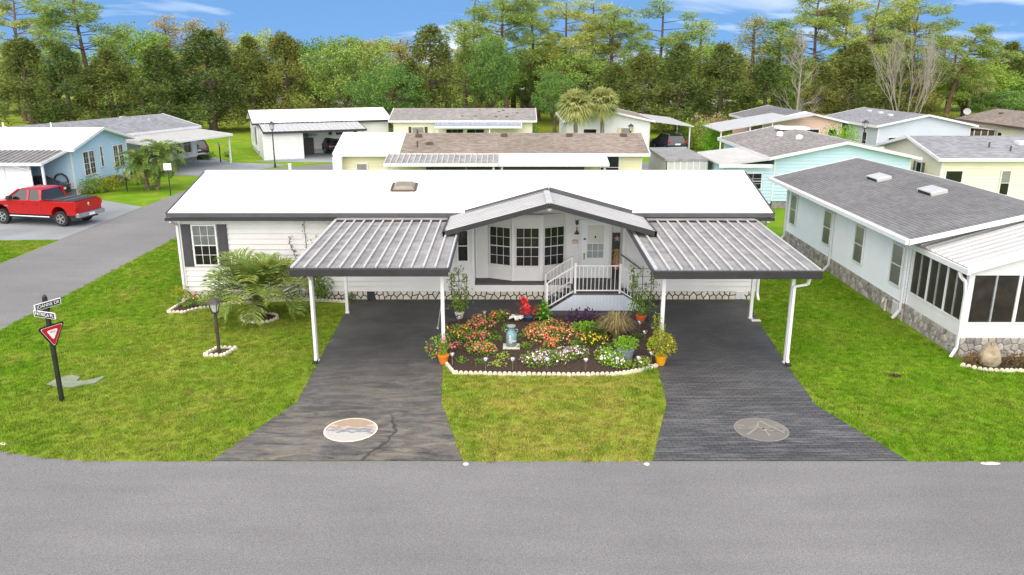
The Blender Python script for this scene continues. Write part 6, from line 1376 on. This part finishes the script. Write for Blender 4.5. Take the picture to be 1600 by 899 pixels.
# ================================================================ tree line
def tree_pine(seed):
    r = random.Random(seed); H = 18; tk = MB(); cr = MB(); bend = r.uniform(-.8, .8); P = lambda f: Vector((bend * math.sin(f * 2.2), .4 * math.sin(f * 3 + seed), H * f))
    tk.tube([P(i / 8) for i in range(9)], [.27 * (1 - .78 * i / 8) for i in range(9)], 8)
    for i in range(34):
        f = r.uniform(.42, .97) if i > 5 else r.uniform(.3, .5); b = P(f); a = r.random() * 6.28; ln = (3.4 * (1 - abs(f - .68) * 1.7) + .6) * r.uniform(.55, 1.1); e = b + Vector((math.cos(a) * ln, math.sin(a) * ln, ln * r.uniform(.1, .55)))
        tk.tube([b, b.lerp(e, .5) + Vector((0, 0, -.1)), e], [.07, .045, .02], 5, False)
        for k in range(r.randint(2, 4)): c = b.lerp(e, r.uniform(.55, 1.08)) + rv(r) * .55; q = r.uniform(.45, .85); puff(cr, r, c, (q, q, q * .62), int(210 * q), .34, .075, shell=.15, outward=.75)
    puff(cr, r, P(1), (.8, .8, .9), 90, .42, .1, shell=.1); return tk, cr, 'bark_pine', H
def tree_juniper(seed):
    r = random.Random(seed); H = 12; tk = MB(); cr = MB(); tk.tube([(0, 0, -.1), (.1, 0, H * .4), (0, .1, H * .92)], [.3, .2, .04], 8)
    for i in range(150):
        f = r.random() ** .85; z = 1.0 + f * (H - 1.4); env = (3.3 * (1 - f) ** .75 + .35) * (1 + .25 * math.sin(f * 17 + seed)); a = r.random() * 6.28; k = r.uniform(.55, 1.0); c = Vector((math.cos(a) * env * k, math.sin(a) * env * k, z)); q = r.uniform(.55, 1.0) * (1.05 - .5 * f)
        if i % 3 == 0: tk.tube([(0, 0, z - .5), c], [.06, .02], 4, False)
        puff(cr, r, c, (q * .85, q * .85, q * 1.15), int(150 * q), .32, .10, shell=.3, outward=.55)
    puff(cr, r, (0, 0, H - .5), (.3, .3, .8), 50, .4, .12); return tk, cr, 'bark', H
def tree_oak(seed, H=11, fork=True, sp=4.2, lsz=.34):
    r = random.Random(seed); tk = MB(); cr = MB(); tk.tube([(0, 0, -.1), (.05, 0, 1.2), (.1, .05, 2.2)], [.42, .34, .3], 9); ends = []
    for i in range(7):
        a = i * .9 + r.uniform(-.3, .3); e = Vector((math.cos(a) * sp * .55, math.sin(a) * sp * .55, H * r.uniform(.45, .7))); m = Vector((math.cos(a) * sp * .2, math.sin(a) * sp * .2, 3.2)); tk.tube([(.1, .05, 2.0), m, e], [.22, .15, .06], 6, False); ends.append(e)
        for k in range(3): e2 = e + rv(r) * 1.8; tk.tube([e, e2], [.05, .02], 4, False)
    for i in range(105):
        u = rv(r).normalized(); u.z = u.z * .95; k = r.uniform(.5, 1.0) ** .6; c = Vector((u.x * sp * k, u.y * sp * k, H * .6 + u.z * H * .38 * k))
        q = r.uniform(.6, 1.15); puff(cr, r, c, (q, q, q * .75), int(135 * q), lsz * .75, lsz * .42, shell=.35, outward=.5)
    return tk, cr, 'bark', H
def tree_cypress(seed):
    r = random.Random(seed); H = 15; tk = MB(); cr = MB(); tk.tube([(0, 0, -.1), (.15, 0, H * .5), (0, 0, H * .97)], [.25, .16, .03], 8)
    for i in range(95):
        f = r.uniform(.28, 1); z = H * f; env = 2.4 * (1 - f) ** .55 + .35; a = r.random() * 6.28; c = Vector((math.cos(a) * env * r.uniform(.3, 1), math.sin(a) * env * r.uniform(.3, 1), z)); tk.tube([(0, 0, z - .5), c], [.04, .012], 4, False)
        q = r.uniform(.45, .85); puff(cr, r, c, (q, q, q * .8), int(85 * q), .26, .08, shell=.1, outward=.5)
    return tk, cr, 'bark', H
def tree_bare(seed, multi):
    r = random.Random(seed); H = 11; tk = MB()
    def br(p, d, ln, rad, lv):
        pts = [p]; q = p
        for i in range(4): d = (d + rv(r) * .16 + Vector((0, 0, .05))).normalized(); q = q + d * ln / 4; pts.append(q)
        tk.tube(pts, [rad * (1 - .45 * i / 4) for i in range(5)], 5 if lv < 2 else 4, False)
        if lv < 4:
            for k in range(4 if lv < 3 else 3): f = r.uniform(.35, 1); i = min(3, int(f * 4)); b = pts[i].lerp(pts[i + 1], f * 4 - i); nd_ = (d + rv(r) * (.75 if not multi else .55)).normalized(); br(b, nd_, ln * r.uniform(.45, .7), rad * .5, lv + 1)
    if multi:
        for k in range(7): a = k * .9; br(Vector((math.cos(a) * .25, math.sin(a) * .25, 0)), Vector((math.cos(a) * .42, math.sin(a) * .42, 1)).normalized(), H * .62, .085, 0)
    else:
        tk.tube([(0, 0, -.1), (.1, 0, H * .5), (0, 0, H)], [.2, .12, .02], 8)
        for i in range(34): f = r.uniform(.15, .95); a = r.random() * 6.28; br(Vector((0, 0, H * f)), Vector((math.cos(a), math.sin(a), .55)).normalized(), (1 - f) * 3.0 + .7, .045, 2)
    return tk, None, 'bark_pale', H
LIB = {}
def lib(kind, mat, fn, *args):
    tk, cr, bark, H = fn(*args); LIB.setdefault(kind, []).append((tk.mesh('trunk', bark), cr.mesh('crown', mat) if cr else None, H))
for s_ in (1, 2, 3): lib('pine', 'f_pine', tree_pine, s_); lib('juniper', 'f_juniper', tree_juniper, s_ + 10); lib('oak', 'f_oak', tree_oak, s_ + 20)
for s_ in (1, 2): lib('gold', 'f_gold', tree_cypress, s_ + 30); lib('bright', 'f_bright', tree_oak, s_ + 40, 12, True, 3.6, .36); lib('lightcyp', 'f_bright', tree_cypress, s_ + 50)
lib('bare', None, tree_bare, 61, False); lib('multi', None, tree_bare, 62, True)
CNT = {}
def tree(px, top, Y, kind, wd, label, lean=0.):
    """px: trunk column, top: row of the tip, wd: crown width in photograph pixels"""
    i = CNT.get(kind, 0); CNT[kind] = i + 1; tm, cm, H = LIB[kind][i % len(LIB[kind])]; x, z = V(px, top, Y); r = random.Random(px * 7 + i)
    w0 = {'pine': 7.2, 'juniper': 7.4, 'oak': 9.4, 'gold': 5.4, 'bright': 8.2, 'lightcyp': 5.4, 'bare': 6, 'multi': 8}[kind]; wm = wd * (Y * _c + (CAM_H - 4) * _s) / FPX; sz = z / H; sx = wm / w0
    nm = {'pine': 'pine_tree', 'juniper': 'juniper_tree', 'oak': 'oak_tree', 'gold': 'cypress_tree', 'bright': 'maple_tree', 'lightcyp': 'cypress_tree', 'bare': 'bare_tree', 'multi': 'bare_tree'}[kind]
    t = thing(nm, label, 'tree', (x, Y, 0), r.random() * 6.28, 'trees of the wood behind the homes'); t.scale = (sx, sx, sz)
    if lean: t.rotation_euler = (0, R(lean), 0)
    link('trunk', tm, t)
    if cm: link('crown', cm, t)
T = [(14, -6, 118, 'pine', 105, 'tall airy pine at the far left edge of the wood'), (116, -2, 104, 'pine', 150, 'tall full pine behind the grey roofed home, left'), (30, 58, 97, 'juniper', 140, 'dark broad conifer at the far left edge'), (95, 70, 96, 'juniper', 120, 'dark conifer second from the left edge'), (165, 78, 98, 'juniper', 130, 'dark conifer below the tall full pine at left'), (205, 34, 122, 'bright', 130, 'bright green crown right of the tall full pine at left'),
     (255, 24, 128, 'gold', 100, 'golden brown cypress top above the brownish conifer, left'), (300, 30, 130, 'gold', 90, 'second golden brown cypress top from the left'), (345, 34, 128, 'gold', 70, 'golden brown cypress just left of the open blue sky'), (245, 70, 98, 'juniper', 130, 'olive conifer above the grey roof ridge'), (318, 46, 101, 'juniper', 170, 'large brownish conifer with visible trunk behind the long white carport'), (388, 58, 103, 'juniper', 120, 'green conifer left of the white roofed open carport home'),
     (440, 52, 104, 'juniper', 130, 'olive conifer above the white roofed open carport home'), (410, 44, 122, 'bright', 110, 'light green crown peeking above the olive conifers'), (500, 56, 118, 'oak', 130, 'mid green crown above the open carport home roof end'), (545, 48, 103, 'oak', 150, 'large mid green tree left of the forked trunk'), (575, 62, 126, 'gold', 100, 'golden cypress above the forked trunk tree'), (625, 60, 127, 'gold', 100, 'golden cypress left of the dark pointed conifer'),
     (603, 96, 96, 'oak', 130, 'dark tree with forked trunk beside the yellow home'), (672, 40, 100, 'juniper', 150, 'dark pointed conifer above the yellow home'), (640, 92, 99, 'juniper', 90, 'smaller dark conifer beside the pointed one'), (726, 34, 124, 'lightcyp', 90, 'pale green cypress right of the dark pointed conifer'), (765, 50, 104, 'oak', 90, 'olive tree with visible trunks above the yellow roof'), (745, -4, 118, 'pine', 90, 'pine left of the tallest central pines'), (795, -14, 112, 'pine', 130, 'tallest central pine with bare trunk above the yellow home'),
     (838, -6, 119, 'pine', 100, 'second of the central pines, right of the tallest'), (880, 4, 116, 'pine', 110, 'third of the central pines'), (920, 6, 120, 'pine', 100, 'fourth of the central pines'), (962, 16, 117, 'pine', 110, 'fifth and rightmost of the central pines'), (868, 106, 98, 'oak', 80, 'small dark tree left of the fan palms'), (900, 78, 112, 'oak', 140, 'grey-green tree behind the fan palms'), (822, 70, 124, 'oak', 110, 'olive crown between the central pine trunks'),
     (1032, 2, 113, 'pine', 120, 'solitary full pine right of the central group'), (1008, 82, 99, 'juniper', 120, 'dark conifer right of the fan palms'), (1065, 66, 100, 'juniper', 120, 'dark brownish conifer below the solitary pine'), (1132, 68, 101, 'juniper', 140, 'broad brownish conifer behind the pink home'), (960, 98, 101, 'juniper', 90, 'low dark conifer behind the fan palms'), (1098, 34, 122, 'lightcyp', 110, 'pale airy cypress right of the solitary pine'), (1180, 24, 120, 'gold', 110, 'thin greyish cypress near the bare white trunk'), (1222, 30, 118, 'lightcyp', 110, 'pale green cypress left of the bare white trunk'), (1200, 92, 100, 'juniper', 110, 'dark conifer left of the bare white trunk'),
     (1257, 50, 92, 'bare', 70, 'leafless pale tree with a single straight trunk'), (1290, -6, 114, 'pine', 120, 'airy pine just right of the bare white trunk'), (1335, 0, 117, 'pine', 100, 'second airy pine right of the bare trunk'), (1378, -2, 112, 'pine', 120, 'third airy pine right of the bare trunk'), (1412, 2, 118, 'pine', 90, 'fourth airy pine right of the bare trunk'), (1342, 66, 100, 'juniper', 160, 'dark conifer above the pale grey-blue roof'), (1290, 100, 98, 'juniper', 110, 'low dark conifer between the two leafless trees'), (1385, 66, 122, 'bright', 120, 'light green crown behind the grey-blue roof'),
     (1432, 58, 90, 'multi', 92, 'leafless pale tree with many upright stems'), (1452, 10, 116, 'pine', 130, 'pine behind the many-stemmed leafless tree'), (1495, 60, 112, 'pine', 110, 'shorter pine right of the many-stemmed leafless tree'), (1440, 110, 100, 'juniper', 110, 'dark conifer behind the many-stemmed leafless tree'), (1520, 92, 122, 'bright', 130, 'bright green crown behind the distant fan palms'), (1560, 110, 126, 'bright', 120, 'light green crown at the far right'), (1584, 138, 104, 'oak', 120, 'low dark round tree at the right edge')]
for a in T: tree(*a)
tree(1500, 42, 106, 'pine', 120, 'pine leaning out to the right over the yellow home', 14)
# the rest of the wood, read as one mass behind
for i, (px, top, k) in enumerate([(p, 78 + 22 * math.sin(p * .05), ('oak', 'juniper', 'bright', 'oak', 'gold')[j % 5]) for j, p in enumerate(range(-30, 1640, 52))]):
    tree(px, top, 136 + (i * 37 % 11), k, 120, 'crown filling the deep background of the wood between the nearer trees')
for i, px in enumerate(range(-20, 1640, 46)):
    if 780 < px < 880 or 1460 < px < 1560: continue
    xx, zz = V(px, 160 + (i * 29 % 14), 126); shrub('understorey_shrub', 'dark shrub in the shade along the foot of the wood', xx, 126 + (i * 17 % 9), 2.6, 1.6, max(2.2, zz), 620, .34, 'f_oak', lumps=9)['group'] = 'shrubs along the foot of the wood'
